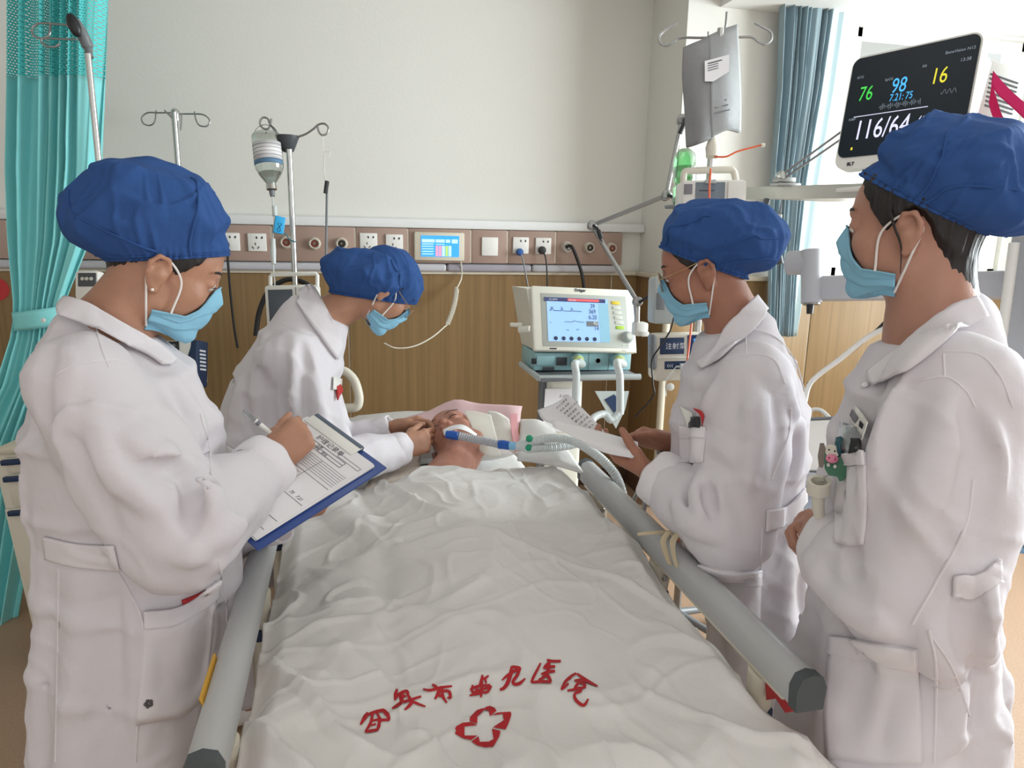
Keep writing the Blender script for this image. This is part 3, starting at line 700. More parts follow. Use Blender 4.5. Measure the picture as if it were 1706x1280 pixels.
class Head:
    def __init__(s, o, F, L, scale=1.0):
        s.o = A3(o); s.F = nrm(A3(F)); L = A3(L); s.L = nrm(L-s.F*(L@s.F)); s.U = np.cross(s.F, s.L); s.R = np.stack([s.F, s.L, s.U], 1); s.k = scale
    def l(s, x, y, z): return s.o+(s.F*x+s.L*y+s.U*z)*s.k
    def d(s, x, y, z): return nrm(s.F*x+s.L*y+s.U*z)
def head_prims(S, h, ears=True, female=True):
    k = h.k
    def E(c, r, kk=.012, sub=False, R=None): S.ell(h.l(*c), [q*k for q in r], h.R if R is None else R, kk, sub)
    def C(a, b, ra, rb, kk=.012, sub=False): S.cone(h.l(*a), h.l(*b), ra*k, rb*k, kk, sub)
    E((-.006, 0, .045), (.096, .074, .087)); E((.042, 0, .05), (.05, .060, .058), .02)
    E((.045, 0, -.012), (.05, .056, .062), .02)
    for y in (-1, 1):
        C((.006, y*.049, -.05), (.066, y*.016, -.086), .02, .017, .02); E((.058, y*.040, -.012), (.026, .022, .02), .016)
        E((.03, y*.045, -.03), (.04, .018, .036), .02)
    E((.076, 0, -.087), (.019, .02, .017), .016); E((.03, 0, -.058), (.05, .044, .034), .02)
    C((.083, -.03, .037), (.083, .03, .037), .013, .013, .012)
    for y in (-1, 1): E((.108, y*.031, .018), (.02, .017, .012), .012, True)
    for y in (-1, 1): E((.081, y*.031, .018), (.0135, .0155, .0125), .004)
    C((.091, 0, .02), (.105, 0, -.013), .008, .0105, .012)
    for y in (-1, 1): E((.094, y*.012, -.019), (.011, .008, .008), .006)
    E((.09, 0, -.045), (.014, .025, .008), .006); E((.088, 0, -.057), (.013, .021, .009), .006)
    E((.083, 0, -.068), (.012, .02, .004), .006, True)
    if ears:
        for y in (-1, 1):
            pts = [(.006, .074, -.004), (.010, .077, .016), (.002, .082, .032), (-.014, .086, .033), (-.024, .087, .018), (-.023, .085, .0), (-.013, .081, -.018), (-.002, .077, -.028)]
            P = [h.l(a, y*b, c) for a, b, c in pts]; S.chain(P, [.0045*k, .0045*k, .0048*k, .005*k, .005*k, .0048*k, .0052*k, .0062*k], .003)
            E((-.008, y*.077, .004), (.017, .007, .026), .004); E((-.004, y*.083, .002), (.007, .006, .01), .004, True); E((-.008, y*.0855, .02), (.009, .004, .009), .004, True)
            C((-.006, y*.078, .0), (-.006, y*.070, -.02), .012, .01, .01)
def hand(S, w, d, pn, ts, curls=((20, 30, 20),)*4, thumb=(25, 20), sc=1., spread=.05, k=.003, tdir=None):
    """w wrist, d towards the fingers, pn where the palm faces, ts thumb side"""
    w = A3(w); d = nrm(A3(d)); pn = A3(pn); pn = nrm(pn-d*(pn@d)); ts = A3(ts); ts = nrm(ts-d*(ts@d)-pn*(ts@pn))
    off = (.027, .009, -.010, -.027); ln = ((.042, .025, .021), (.046, .028, .022), (.043, .026, .021), (.033, .021, .019)); pl = (.088, .091, .086, .078); rr = (.0092, .0094, .0090, .0078)
    tips = []
    for i in range(4):
        b = w+ts*off[i]*.62*sc; kn = w+d*pl[i]*sc+ts*off[i]*sc-pn*.004*sc
        S.cone(b, kn, .0165*sc, .0125*sc, .012)
        S.ell(kn, [.0115*sc]*3, None, .006)
        a = 0; p = kn; cur = d*math.cos(spread*(1.5-i))+ts*math.sin(spread*(1.5-i)); cur = nrm(cur); c = curls[i % len(curls)]; r0 = rr[i]*sc
        side = np.cross(cur, pn)
        for j in range(3):
            a += math.radians(c[j]); v = cur*math.cos(a)+pn*math.sin(a); q = p+v*ln[i][j]*sc
            S.cone(p, q, r0, r0*.92, k+ (.004 if j == 0 else 0)); p = q; r0 *= .93
        tips.append(p)
    S.ell(w+d*.045*sc+pn*.004*sc, [.045*sc, .036*sc, .016*sc], np.stack([d, ts, pn], 1), .014)
    t0 = w+d*.018*sc+ts*.022*sc; v = nrm(d*.72+ts*.62+pn*.35) if tdir is None else nrm(d*tdir[0]+ts*tdir[1]+pn*tdir[2])
    t1 = t0+v*.046*sc; S.cone(t0, t1, .0165*sc, .0125*sc, .012); S.cone(w+d*.03*sc, t1, .016*sc, .0115*sc, .014)
    v2 = nrm(v+d*math.tan(math.radians(thumb[0]))+pn*.15); t2 = t1+v2*.034*sc; S.cone(t1, t2, .0115*sc, .0102*sc, .004)
    v3 = nrm(v2+d*math.tan(math.radians(thumb[1]))+pn*.1); t3 = t2+v3*.026*sc; S.cone(t2, t3, .0102*sc, .0082*sc, .003)
    return tips, t3, w+d*.1*sc

def ring_mesh(name, G, m, parent, closed_u=True):
    n, h = G.shape[:2]; ix = np.arange(n*h).reshape(n, h)
    if closed_u: ix = np.vstack([ix, ix[:1]])
    q = np.stack([ix[:-1, :-1], ix[1:, :-1], ix[1:, 1:], ix[:-1, 1:]], -1).reshape(-1, 4)
    return link(name, npmesh(name, G.reshape(-1, 3), q), m, parent)

def surgical_cap(H, head, ctr, a1, a2, a3, bf, bb, parent, seed, m='cap_blue', facets=30, jit=.09, tuck=24, sag=0., creases=(), clear_=.010):
    """bouffant: a faceted crumpled dome gathered into a band round the head"""
    r = random.Random(seed); bf = A3(bf); bb = A3(bb); c0 = (bf+bb)/2; fb = nrm(bf-bb); L = head.L; L = nrm(L-fb*(L@fb)); n = np.cross(fb, L)
    c0 = c0+n*.004; axs = np.stack([A3(a1), A3(a2), A3(a3)]); ctr = A3(ctr)
    Nn = []; Hh = []
    for i in range(facets):
        z = 1-2*(i+.5)/facets; p = i*2.39996+seed; s = math.sqrt(1-z*z); v = A3((s*math.cos(p)+r.uniform(-.25, .25), s*math.sin(p)+r.uniform(-.25, .25), z+r.uniform(-.25, .25))); v = nrm(v)
        Nn.append(v); Hh.append(float(np.linalg.norm(axs@v))*(1+r.uniform(-jit, jit*.2)))
    Nn = np.array(Nn); Hh = np.array(Hh); nu, nv = 200, 64
    az = np.linspace(0, 2*math.pi, nu, endpoint=False); el = np.linspace(0, 1, nv)**1.15*math.pi/2
    A, B = np.meshgrid(az, el, indexing='ij'); D = (np.cos(B)*np.cos(A))[..., None]*fb+(np.cos(B)*np.sin(A))[..., None]*L+np.sin(B)[..., None]*n
    den = D@Nn.T; num = Hh-(c0-ctr)@Nn.T; T = np.where(den > .03, num/np.maximum(den, .03), 9); T = np.maximum(T, .03); rf = ((T**-60.).sum(-1))**(-1/60.)
    # distance to the skull in the same directions
    Df = D.reshape(-1, 3); t = np.full(len(Df), .02, np.float32)
    for i in range(26): t += np.clip(-H.ev(c0+Df*t[:, None])*.9, -.02, .03)
    rh = t.reshape(rf.shape)
    w = np.clip(np.degrees(B)/tuck, 0, 1); w = np.sin(w*math.pi/2)**.8
    ruff = .0026*np.sin(A*37+np.sin(A*9)*2)*(1-np.clip(np.degrees(B)/24, 0, 1))
    rr = (rh+clear_*.8+ruff)*(1-w)+np.maximum(rf, rh+clear_)*w
    P = c0+D*rr[..., None]
    eld = np.degrees(B); g1 = 1-np.abs(vnoise(np.stack([np.cos(A)*4.2, np.sin(A)*4.2, eld*.012], -1)+.5*vnoise(P*14, seed+5)[..., None], seed+6)); g2 = 1-np.abs(vnoise(P*[15, 15, 15]+.9*vnoise(P*9, seed+7)[..., None], seed+8))
    P = P+D*((.009*np.clip(g1-.72, 0, 1)/.28*np.clip(1-eld/75, 0, 1)+.006*np.clip(g2-.78, 0, 1)/.22-.003)*w+.002*vnoise(P*40, seed)*w)[..., None]
    if sag: P = P-n*(sag*np.abs(np.sin(A))**2*(1-np.clip(np.degrees(B)/40, 0, 1)))[..., None]
    P[:, -1] = P[:, -1].mean(0)
    o = ring_mesh('surgical_cap', P, m, parent)
    MB().tube([Vector(p-D[i, 0]*.001) for i, p in enumerate(P[:, 0])], .0028, 6, closed=True).build('cap_band', m, o)
    MB().tube([Vector(p+D[i, 3]*.0008) for i, p in enumerate(P[:, 4])], .0012, 5, closed=True).build('cap_stitching', m, o)
    for pts in creases:                          # sewn folds: (az deg, el deg) path on the dome
        Q = bez([Vector((a, e, 0)) for a, e in pts], 24); V = []
        for q in Q:
            i = int(round(q.x/360*nu)) % nu; j = int(np.argmin(np.abs(np.degrees(el)-q.y))); V.append(Vector(P[i, j]+D[i, j]*.001))
        MB().tube(bez(V[::3]+[V[-1]], 40), .0022, 6).build('cap_fold', m, o)
    return o
def face_mask(H, h, parent, m='mask_blue', side=1, drop=0, wide=96, seed=0):
    nu, nv = 61, 34; th = np.radians(np.linspace(-wide, wide, nu)); k = h.k
    at = np.abs(np.degrees(th)); top = np.interp(at, [0, 12, 24, 36, 50, wide], [35, 33, 24, 6, -8, -14])-drop; bot = np.interp(at, [0, 25, 45, wide], [-60, -58, -54, -47])
    cm = h.l(.016, 0, -.045); T = np.linspace(0, 1, nv); EL = np.radians(top[:, None]+(bot-top)[:, None]*T[None]); TH = np.repeat(th[:, None], nv, 1)
    D = (np.cos(EL)*np.cos(TH))[..., None]*h.F+(np.cos(EL)*np.sin(TH))[..., None]*h.L+np.sin(EL)[..., None]*h.U
    Df = D.reshape(-1, 3); t = np.full(len(Df), .03*k, np.float32)
    for i in range(26): t += np.clip(-H.ev(cm+Df*t[:, None])*.9, -.02, .03)
    r = t.reshape(D.shape[:2])+.004
    for i in range(40):
        b = r.copy()
        if i % 4 == 0: b[1:-1] = np.maximum(b[1:-1], (b[:-2]+b[2:])/2); b[:, 1:-1] = np.maximum(b[:, 1:-1], (b[:, :-2]+b[:, 2:])/2); r = b
    s = (np.abs(TH)/th.max()); r = r+.0035*(np.mod(T*3.6, 1)[None])*(1-s**4)+.003*np.exp(-((T[None]-.35)/.2)**2)*(1-s)
    r = r+.0035*np.sin(T[None]*11+2)*s**2
    P = cm+D*r[..., None]; N = nrm(np.cross(np.gradient(P, axis=0), np.gradient(P, axis=1))); N = np.where(((N*D).sum(-1) < 0)[..., None], -N, N)
    o = slab('face_mask', P, N, m, parent, .0018)
    e = MB()
    e.tube([Vector(p) for p in P[:, 0]+N[:, 0]*.001], .0016, 6).tube([Vector(p) for p in P[:, -1]], .0016, 6).build('mask_edge', m, o)
    # knitted ear loops on both sides
    for sgn, idx in ((1, -1), (-1, 0)):
        a = P[idx, 1]; b = P[idx, -4]; st = P[-9 if sgn > 0 else 8, 0]
        ear_t = h.l(-.004, sgn*.083, .034); ear_m = h.l(-.026, sgn*.081, .012); ear_b = h.l(-.014, sgn*.079, -.030)
        c1 = h.l(.035, sgn*.072, .004)
        pth = bez([Vector(st+h.L*sgn*.002), Vector(c1), Vector(ear_t), Vector(ear_m), Vector(ear_b), Vector(b+h.L*sgn*.003)], 40)
        MB().tube(pth, .0021, 6).build('ear_loop', 'strap_white', o)
    return o, P
def hair_shell(H, h, low, parent, thick=.005, up=42, seed=0, m='hair_black'):
    """low: (azimuth, elevation) of the hairline, azimuth from the face (0) to the nape (180), both sides"""
    nu, nv = 120, 26; az = np.linspace(-180, 180, nu); lo = np.interp(np.abs(az), [p[0] for p in low], [p[1] for p in low])+1.5*np.sin(az*.7+seed)
    T = np.linspace(0, 1, nv); EL = np.radians(up+(lo-up)[:, None]*T[None]); TH = np.radians(np.repeat(az[:, None], nv, 1))
    D = (np.cos(EL)*np.cos(TH))[..., None]*h.F+(np.cos(EL)*np.sin(TH))[..., None]*h.L+np.sin(EL)[..., None]*h.U
    c = h.l(-.01, 0, .02); Df = D.reshape(-1, 3); t = np.full(len(Df), .04, np.float32)
    for i in range(26): t += np.clip(-H.ev(c+Df*t[:, None])*.9, -.02, .03)
    r = t.reshape(D.shape[:2])+np.interp(T, [0, .8, 1], [thick, thick, -.004])[None]+.0018*np.sin(az*1.9+3*np.sin(az*.3))[:, None]*np.interp(T, [0, .9, 1], [1, 1, 0])
    return ring_mesh('hair', c+D*r[..., None], m, parent, closed_u=False)
def tubeN(P, r, seg=8): return MB().tube([Vector(p) for p in P], r, seg)
def eyes(h, parent, H, lid=.0, near=0):
    for y in (-1, 1):
        e = MB().ball(h.l(.0826, y*.031, .0162), .0125*h.k, 10).build('eyeball', 'eye_white', parent)
        g = h.d(1, y*.05, -.45); c = h.l(.0826, y*.031, .0162); MB().ball(c+g*.0088*h.k, (.0045*h.k,)*3, 8).build('iris', 'iris', e)
        lash = []
        for t in np.linspace(-1, 1, 9): lash.append(h.l(.0962-.006*t*t, y*(.031+.0145*t), .0152-.003*t*t+.001*t))
        tubeN(lash, [.0006+.0010*(1-abs(t)) for t in np.linspace(-1, 1, 9)], 6).build('eyelashes', 'lash', parent)
        br = [h.l(.0965-.010*max(t, 0)**1.5*1.3, y*(.014+.036*(t+.15)), .041+.004*math.sin(t*2.6)) for t in np.linspace(-.1, 1, 10)]
        tubeN(br, [.0012+.0016*math.sin(math.pi*(i+.6)/10.5) for i in range(10)], 6).build('eyebrow', 'lash', parent)
def glasses(h, parent, H, dz=0., col='glass_frame', rx=.024, ry=.019, fwd=.108):
    g = MB()
    for y in (-1, 1):
        ring = [h.l(fwd-.004*abs(math.cos(a)), y*.034+rx*math.cos(a), .013+dz+ry*math.sin(a)) for a in np.linspace(0, 2*math.pi, 28, endpoint=False)]
        g.tube([Vector(p) for p in ring], .0010, 6, closed=True)
        g.tube([Vector(h.l(fwd-.006, y*.057, .02+dz)), Vector(h.l(fwd-.02, y*.071, .022+dz)), Vector(h.l(.04, y*.077, .028+dz*.5)), Vector(h.l(-.005, y*.080, .036))], .0012, 6)
    g.tube([Vector(h.l(fwd, -.011, .018+dz)), Vector(h.l(fwd+.003, 0, .021+dz)), Vector(h.l(fwd, .011, .018+dz))], .001, 6)
    o = g.build('glasses', col, parent)
    for y in (-1, 1): MB().prism([h.l(fwd-.004*abs(math.cos(a)), y*.034+rx*.97*math.cos(a), .013+dz+ry*.97*math.sin(a)) for a in np.linspace(0, 2*math.pi, 24, endpoint=False)], h.F*.0012).build('lens', 'lens', o)
    return o

ROT1 = np.array([[.8, .35, .48], [-.4, .9, .1], [-.4, -.25, .88]])
class Nurse:
    def __init__(s, label, ear, z, yaw, near, skin):
        s.f = A3((math.cos(yaw), math.sin(yaw), 0)); s.L = A3((-math.sin(yaw), math.cos(yaw), 0)); s.near = near; s.nv = s.L*near
        s.O = A3(AZ(ear[0], ear[1], z)); s.skin = skin; s.z = z; s.label = label
    def Q(s, px, py, side=0.):
        r = A3(ray(px, py)); o = s.O+s.nv*side; t = ((o-CAMN)@s.L)/(r@s.L); return CAMN+r*t
    def hdir(s, pitch, turn=0, roll=0):
        f = s.f*math.cos(turn)+s.L*math.sin(turn); L = np.cross(A3((0, 0, 1)), f)
        return f*math.cos(pitch)-A3((0, 0, 1))*math.sin(pitch), L
    def start(s, torso, hem_z, hem_ab, name='person'):
        s.T = [((s.Q(*b)+s.Q(*f))/2, float(np.linalg.norm(s.Q(*b)-s.Q(*f)))/2, a) for b, f, a in torso]
        c, b, a = s.T[-1]; s.T.append((A3((c[0], c[1], hem_z)), hem_ab[1], hem_ab[0]))
        base = s.T[-1][0]; s.root = thing(name, s.label, 'person', (float(base[0]), float(base[1]), 0), None)
        s.body = SDF(); s.coat = SDF()
        for (p, b0, a0), (q, b1, a1) in zip(s.T, s.T[1:]):
            s.coat.seg(p, q, (a0, b0), (a1, b1), s.L, .03); s.body.seg(p, q, (a0*.72, b0*.72), (a1*.6, b1*.6), s.L, .03)
        s.fine = []
    def head(s, o, pitch, turn=0, k=1., neck=None, neck_r=(.052, .058)):
        F, L = s.hdir(pitch, turn); s.h = Head(o, F, L, k); s.HS = SDF(); head_prims(s.HS, s.h, ears=False); head_prims(s.body, s.h)
        c0 = s.T[0][0] if neck is None else neck; n0 = s.h.l(-.022, 0, -.03); n1 = A3(c0)
        for S in (s.body, s.HS): S.cone(n0, n1, neck_r[0]*k, neck_r[1], .025)
        s.body.cone(n1, s.T[1][0], neck_r[1]*.95, .05, .03); ax = nrm(n0-n1); s.coat.cone(s.T[0][0]*.5+n1*.5-ax*.04-s.f*.01, n1-ax*.006-s.f*.014, neck_r[1]+.018, neck_r[1]+.008, .03); s.fine.append((s.h.o-.16*k, s.h.o+.165*k, .0028)); s.neck = (n0, n1, neck_r[1])
    def arm(s, sh, el, wr, rs=(.075, .08, .072, .062), body_r=(.045, .04, .03, .024), cuff=True):
        sh, el, wr = A3(sh), A3(el), A3(wr); s.body.chain([sh, el, wr], [body_r[0], body_r[1], body_r[3]], .02)
        m = (sh+el)/2; s.coat.chain([sh, m], [rs[0], rs[1]], .035); s.coat.chain([m, el], [rs[1], rs[2]], .014); d = nrm(wr-el); ce = wr-d*.02; mm = (el+ce)/2
        s.coat.chain([el, mm, ce-d*rs[3]*.8], [rs[2], (rs[2]+rs[3])/2*1.02, rs[3]], .012); s.cuffs = getattr(s, 'cuffs', [])+[(ce, d, rs[3])]
        s.fine.append((wr-.115, wr+.115, .003)); return d
    def legs(s, spread=.07):
        b = s.T[-1][0]; tr = SDF(); sh = []
        for y in (-1, 1):
            hip = b+s.L*y*spread+A3((0, 0, .2)); kn = b+s.L*y*spread+A3((0, 0, .02)); an = A3((b[0], b[1], .09))+s.L*y*spread
            s.body.chain([hip, kn, an], [.05, .045, .034], .02); s.body.cone(an, an+s.f*.13-A3((0, 0, .05)), .036, .026, .02)
            tr.chain([hip-A3((0, 0, .12)), kn, an+A3((0, 0, .03))], [.06, .065, .06], .02)
            S = SDF(); S.ell(an+s.f*.09-A3((0, 0, .047)), (.135, .046, .043), np.stack([s.f, s.L, A3((0, 0, 1))], 1), .01); S.cone(an-s.f*.03+A3((0, 0, .01)), an-s.f*.03-A3((0, 0, .04)), .045, .042, .02); sh.append(S)
        s._late = (tr, sh)
    def finish_body(s):
        o = link('body', s.body.mesh('body', .012, s.fine, smooth_it=2), s.skin, s.root)
        tr, sh = s._late; link('trousers', tr.mesh('trousers', .014), 'trouser', s.root)
        for S in sh: link('shoe', S.mesh('shoe', .01), 'shoe', s.root)
        return o
    def folds(s, ridges=(), grooves=(), t=(.35, 3.2)):
        base = SDF(); base.pr = list(s.coat.pr)
        for lst, sub in ((ridges, False), (grooves, True)):
            for f in lst:
                r, pts = f[0], f[1:]; P = bez([Vector((p[0], p[1], 0)) for p in pts], 10); px = [(p.x, p.y) for p in P]
                W_ = onto(base, px, *t); N = base.normal(W_, .006); n = len(W_); rs = [max(.004, r*math.sin(math.pi*(i+.5)/n)**.5) for i in range(n)]
                off = [(-r*.35 if not sub else r*.55) for i in range(n)]
                s.coat.chain([W_[i]+N[i]*off[i] for i in range(n)], rs, .022 if not sub else .016, sub)
    def finish_coat(s, waist, amp=.011, nf=9, seed=0, res=.0065, elb=(), namp=.0035):
        b = s.T[-1][0]; f, L = s.f, s.L; hz = float(b[2])
        def skirt(P):
            q = P-b; th = np.arctan2(q@L, q@f); w = np.clip((waist-P[:, 2])/.35, 0, 1); w = w*w*(3-2*w)
            return amp*w*np.sin(nf*th+1.6*vnoise(P*[4, 4, 2], seed)+seed)
        def noise(P):
            q = P*[7.5, 7.5, 1.9]+.8*np.stack([vnoise(P*4, seed+5), vnoise(P*4, seed+6), vnoise(P*4, seed+7)], -1)
            r1 = np.clip(1-np.abs(vnoise(q, seed+8))-.72, 0, 1)/.28; q2 = P@ROT1*[14, 5, 14]+.8*vnoise(P*6, seed+9)[..., None]; r2 = np.clip(1-np.abs(vnoise(q2, seed+10))-.74, 0, 1)/.26
            return namp*vnoise(P*[8, 8, 4], seed+3)-.0085*r1-.0034*r2+.002
        s.coat.warps += [skirt, noise]
        for c, ax, rad, am in elb:
            c = A3(c); ax = nrm(A3(ax))
            def wr(P, c=c, ax=ax, rad=rad, am=am):
                q = P-c; d = np.linalg.norm(q, axis=-1); w = np.exp(-(d/rad)**2); return am*w*np.sin((q@ax)*70+3*vnoise(P*9, seed+8))
            s.coat.warps.append(wr)
        s.coat.half((0, 0, hz+.01), (0, 0, -1), b-.6, b+A3((.6, .6, .03)), .004)
        s.coatobj = link('coat', s.coat.mesh('coat', res, smooth_it=1), 'coat_white', s.root)
        s.sup = SDF(); s.sup.pr = list(s.coat.pr); s.sup.warps = list(s.coat.warps); n0, n1, r = s.neck; s.sup.cone(n0*.45+n1*.55, n1, r*.98+.006, r+.014, .03)
        for ce, d, r in s.cuffs:
            ce = A3(ce); u = nrm(np.cross(d, A3((.3, .2, 1)))); v = np.cross(d, u); rings = []
            for o_, k_ in ((-.05, .97), (-.045, 1.06), (-.02, 1.08), (.0, 1.05), (.006, 1.0), (.002, .93), (-.02, .8), (-.05, .6)):
                rings.append([ce+d*(o_+.012+.0025*math.sin(a*6+seed))+(u*math.cos(a)+v*math.sin(a))*r*k_*(.93+.035*math.sin(a*3+seed)) for a in np.linspace(0, 2*math.pi, 40, endpoint=False)])
            ring_mesh('cuff', np.array(rings).transpose(1, 0, 2), 'coat_trim', s.root)
        return s.coatobj
    def patch(s, name, quad, off=.004, thick=.005, m='coat_trim', t=(.35, 3.2), parent=None, **k): return patch(name, s.sup, quad, t[0], t[1], m, s.root if parent is None else parent, off, thick, **k)
    def seam(s, pts, r=.0016, m='coat_trim', t=(.35, 3.2), name='seam'): return seam(name, s.sup, pts, t[0], t[1], r, m, s.root)
    def collar_stand(s, tilt): pass
    def button(s, px, py, r=.006, m='button'):
        P = onto(s.sup, [(px, py)], .35, 3.2); N = s.sup.normal(P, .004)[0]; return MB().lathe([(r, 0), (r, .002), (r*.8, .0035), (r*.5, .0028)], P[0]+N*.002, N, 14).build('button', m, s.root)
# ---- nurse 1: standing at the left, writing on a clipboard
n = N1 = Nurse('nurse in white coat and blue cap at left, writing on a clipboard', (266, 455), 1.24, R_(13), -1, 'skin_a')
n.O = n.O+n.L*.075
n.start([((108, 540), (262, 588), .075), ((62, 598), (318, 640), .165), ((34, 690), (360, 722), .185), ((44, 800), (384, 822), .175), ((72, 895), (404, 915), .165), ((68, 960), (402, 985), .175), ((62, 1080), (378, 1100), .19), ((58, 1260), (352, 1270), .205)], .36, (.215, .19))
n.head(n.Q(268, 456), R_(25), 0, .97, neck=n.Q(175, 566), neck_r=(.06, .07))
hw = n.Q(452, 770, .075); hd = n.Q(503, 722, .055)-hw
n.arm(n.Q(138, 640, .155), n.Q(300, 886, .235), hw, (.085, .098, .095, .062))
hand(n.body, hw, hd, n.L*.95-A3((0, 0, .45)), A3((0, 0, 1))+n.f*-.3, ((62, 75, 35), (70, 80, 40), (74, 80, 40), (78, 80, 40)), (30, 25), .95, tdir=(.75, .35, .55))
wl = n.Q(470, 862, -.06); n.arm(n.Q(150, 650, -.165), n.Q(300, 890, -.21), wl, (.085, .09, .085, .06))
hand(n.body, wl, n.Q(545, 835, -.04)-wl, A3((0, 0, 1)), -n.nv*-1, ((25, 30, 20),)*4, (20, 10), .95)
n.legs(); n.finish_body()
n.folds(ridges=[(.022, (150, 690), (190, 780), (265, 850)), (.016, (205, 720), (260, 770), (300, 775)), (.018, (330, 770), (345, 830), (330, 890)), (.016, (300, 930), (360, 900), (420, 850)), (.014, (105, 690), (130, 760), (160, 830)), (.014, (290, 640), (320, 690), (335, 740)), (.014, (215, 990), (225, 1100), (235, 1240))],
    grooves=[(.014, (250, 782), (290, 778), (312, 792)), (.014, (312, 800), (322, 840), (312, 880)), (.012, (118, 720), (150, 800), (185, 880)), (.012, (340, 790), (330, 830)), (.012, (92, 560), (70, 640), (72, 720))])
n.finish_coat(1.02, .010, 8, 1, elb=[(n.Q(305, 850, .28), n.Q(420, 780, .2)-n.Q(300, 905, .2), .12, .006)])
n.collar_stand(.12)
n.patch('collar', [[(114, 500), (150, 507), (197, 534), (243, 560), (292, 602)], [(104, 512), (145, 522), (197, 552), (243, 577), (284, 611)], [(101, 528), (138, 541), (197, 573), (243, 595), (268, 612)]], off=.011, nu=30)
n.patch('belt', [[(76, 893), (130, 905), (192, 908)], [(80, 930), (130, 943), (201, 950)]], off=.007, nu=18)
n.patch('pocket', [[(240, 1020), (300, 1010), (360, 968)], [(236, 1110), (300, 1100), (352, 1060)], [(228, 1205), (300, 1190), (340, 1160)]], off=.006, nu=20, nv=16)
n.patch('pocket_hem', [[(238, 1018), (300, 1008), (362, 964)], [(240, 1048), (300, 1038), (360, 996)]], off=.010, nu=20)
n.seam([(196, 952), (215, 985), (238, 1040), (234, 1130), (226, 1270)], .002); n.seam([(98, 948), (96, 1100), (92, 1270)]); n.seam([(160, 545), (170, 580), (182, 612)]); n.seam([(75, 640), (120, 610), (182, 600), (215, 605)]); n.seam([(334, 690), (348, 740), (352, 790)]); n.seam([(365, 935), (376, 1000), (378, 1040)])
n.button(281, 606)
red_ = n.patch('red_pen_cap', [(302, 1000), (342, 984), (344, 992), (304, 1008)], off=.006, thick=.006, m='red', nu=6, nv=3)
surgical_cap(n.HS, n.h, n.Q(238, 372), n.Q(375, 372)-n.Q(238, 372), n.Q(238, 262)-n.Q(238, 372), n.L*.112, n.Q(381, 427), n.Q(160, 437), n.root, 11, creases=[((300, 0), (300, 25), (312, 48), (330, 62)), ((262, 8), (235, 20), (205, 30), (190, 42))], tuck=30)
hair_shell(n.HS, n.h, [(0, 60), (25, 42), (40, 24), (52, 6), (62, -10), (75, -8), (90, 8), (110, -8), (140, -30), (180, -40)], n.root, .005)
face_mask(n.HS, n.h, n.root); eyes(n.h, n.root, n.HS)
MB().ball(n.h.l(-.004, -.0835, -.028), .0028, 8).build('pearl_earring', 'pearl', n.root)
# flower-shaped snap on the coat
P = onto(n.sup, [(248, 1172)], .35, 3.2); Nn = n.sup.normal(P, .004)[0]; fl = MB()
u_ = nrm(np.cross(Nn, A3((0, 0, 1)))); v_ = np.cross(Nn, u_)
for i in range(5): fl.ball(P[0]+Nn*.006+(u_*math.cos(i*1.257)+v_*math.sin(i*1.257))*.0045, .0036, 6)
fl.build('coat_snap', mat('snap_dark', (88, 84, 84), .4), n.root)

# clipboard and pen
def solve_board(A, C, B, w, l, za, zc, zb):
    x = np.array([za, zc, zb], float); r = [np.array(ray(*p)) for p in (A, C, B)]
    def res(x):
        a, c, b = [r[i]*x[i] for i in range(3)]; return np.array([np.linalg.norm(a-c)-w, np.linalg.norm(b-c)-l, (a-c)@(b-c)/l, (x[1]-zc)*.05])
    for _ in range(60):
        e = res(x); J = np.stack([(res(x+d)-e)/1e-4 for d in np.eye(3)*1e-4], 1); x = x-.6*np.linalg.lstsq(J, e, rcond=None)[0]
    return [CAM+Vector(r[i]*x[i]) for i in range(3)]
zc_ = (Vector(n.Q(645, 778, .11))-CAM).dot(cF)
bA, bC, bB = solve_board((524, 690), (645, 778), (430, 916), .228, .315, zc_+.17, zc_, zc_-.06)
ex = (bC-bA).normalized(); ey = (bC-bB).normalized(); ez = ex.cross(ey)
if ez.dot(CAM-bA) < 0: ez = -ez
mat('board_blue', (46, 74, 140), .35, coat=.3); mat('board_grey', (92, 104, 120), .4)
bd = thing('clipboard', 'blue clipboard with a ruled record sheet held by the nurse at left', 'clipboard', bB)
BM = Matrix((ex, ey, ez)).transposed()
bc = (bA+bB)/2
MB().box(bc-ez*.004, (.228, .315, .005), BM, bev=.002).build('board', 'board_blue', bd)
top = (bA+bC)/2
MB().box(top-ey*.005-ex*.03+ez*.005, (.15, .012, .009), BM, bev=.003).build('clamp_bar', 'board_grey', bd)
MB().box(top-ey*.020-ex*.03+ez*.0075, (.15, .032, .002), BM, bev=.0008).build('clamp_plate', 'plastic_white', bd)
pc = thing('record_sheets', 'stack of white printed record sheets on the blue clipboard', 'papers', bB+ez*.002)
rp = random.Random(3)
for i in range(6): MB().box(bc-ey*.006-ex*(.006-rp.uniform(-.003, .003))+ez*(.0002+i*.0011), (.205, .285+rp.uniform(-.004, .004), .0008), BM @ Matrix.Rotation(rp.uniform(-.01, .01), 3, 'Z')).build('sheet', 'paper', pc)
def board_pt(u, v, up=.0064): return bc-ey*.006-ex*.006+ex*(u-.5)*.205+ey*(v-.5)*.285+ez*up
ln_ = MB()
def bl(u0, v0, u1, v1, w=.0006):
    a, b = board_pt(u0, v0), board_pt(u1, v1); t = (b-a).normalized(); s_ = ez.cross(t)*w; ln_.prism([a-s_, b-s_, b+s_, a+s_], ez*.0002)
for v in (.86, .83, .80): bl(.04, v, .80, v, .0008)
for u in (.04, .8): bl(u, .8, u, .86, .0008)
for i in range(7): v = .76-.021*i; bl(.04, v, .96, v, .0004)
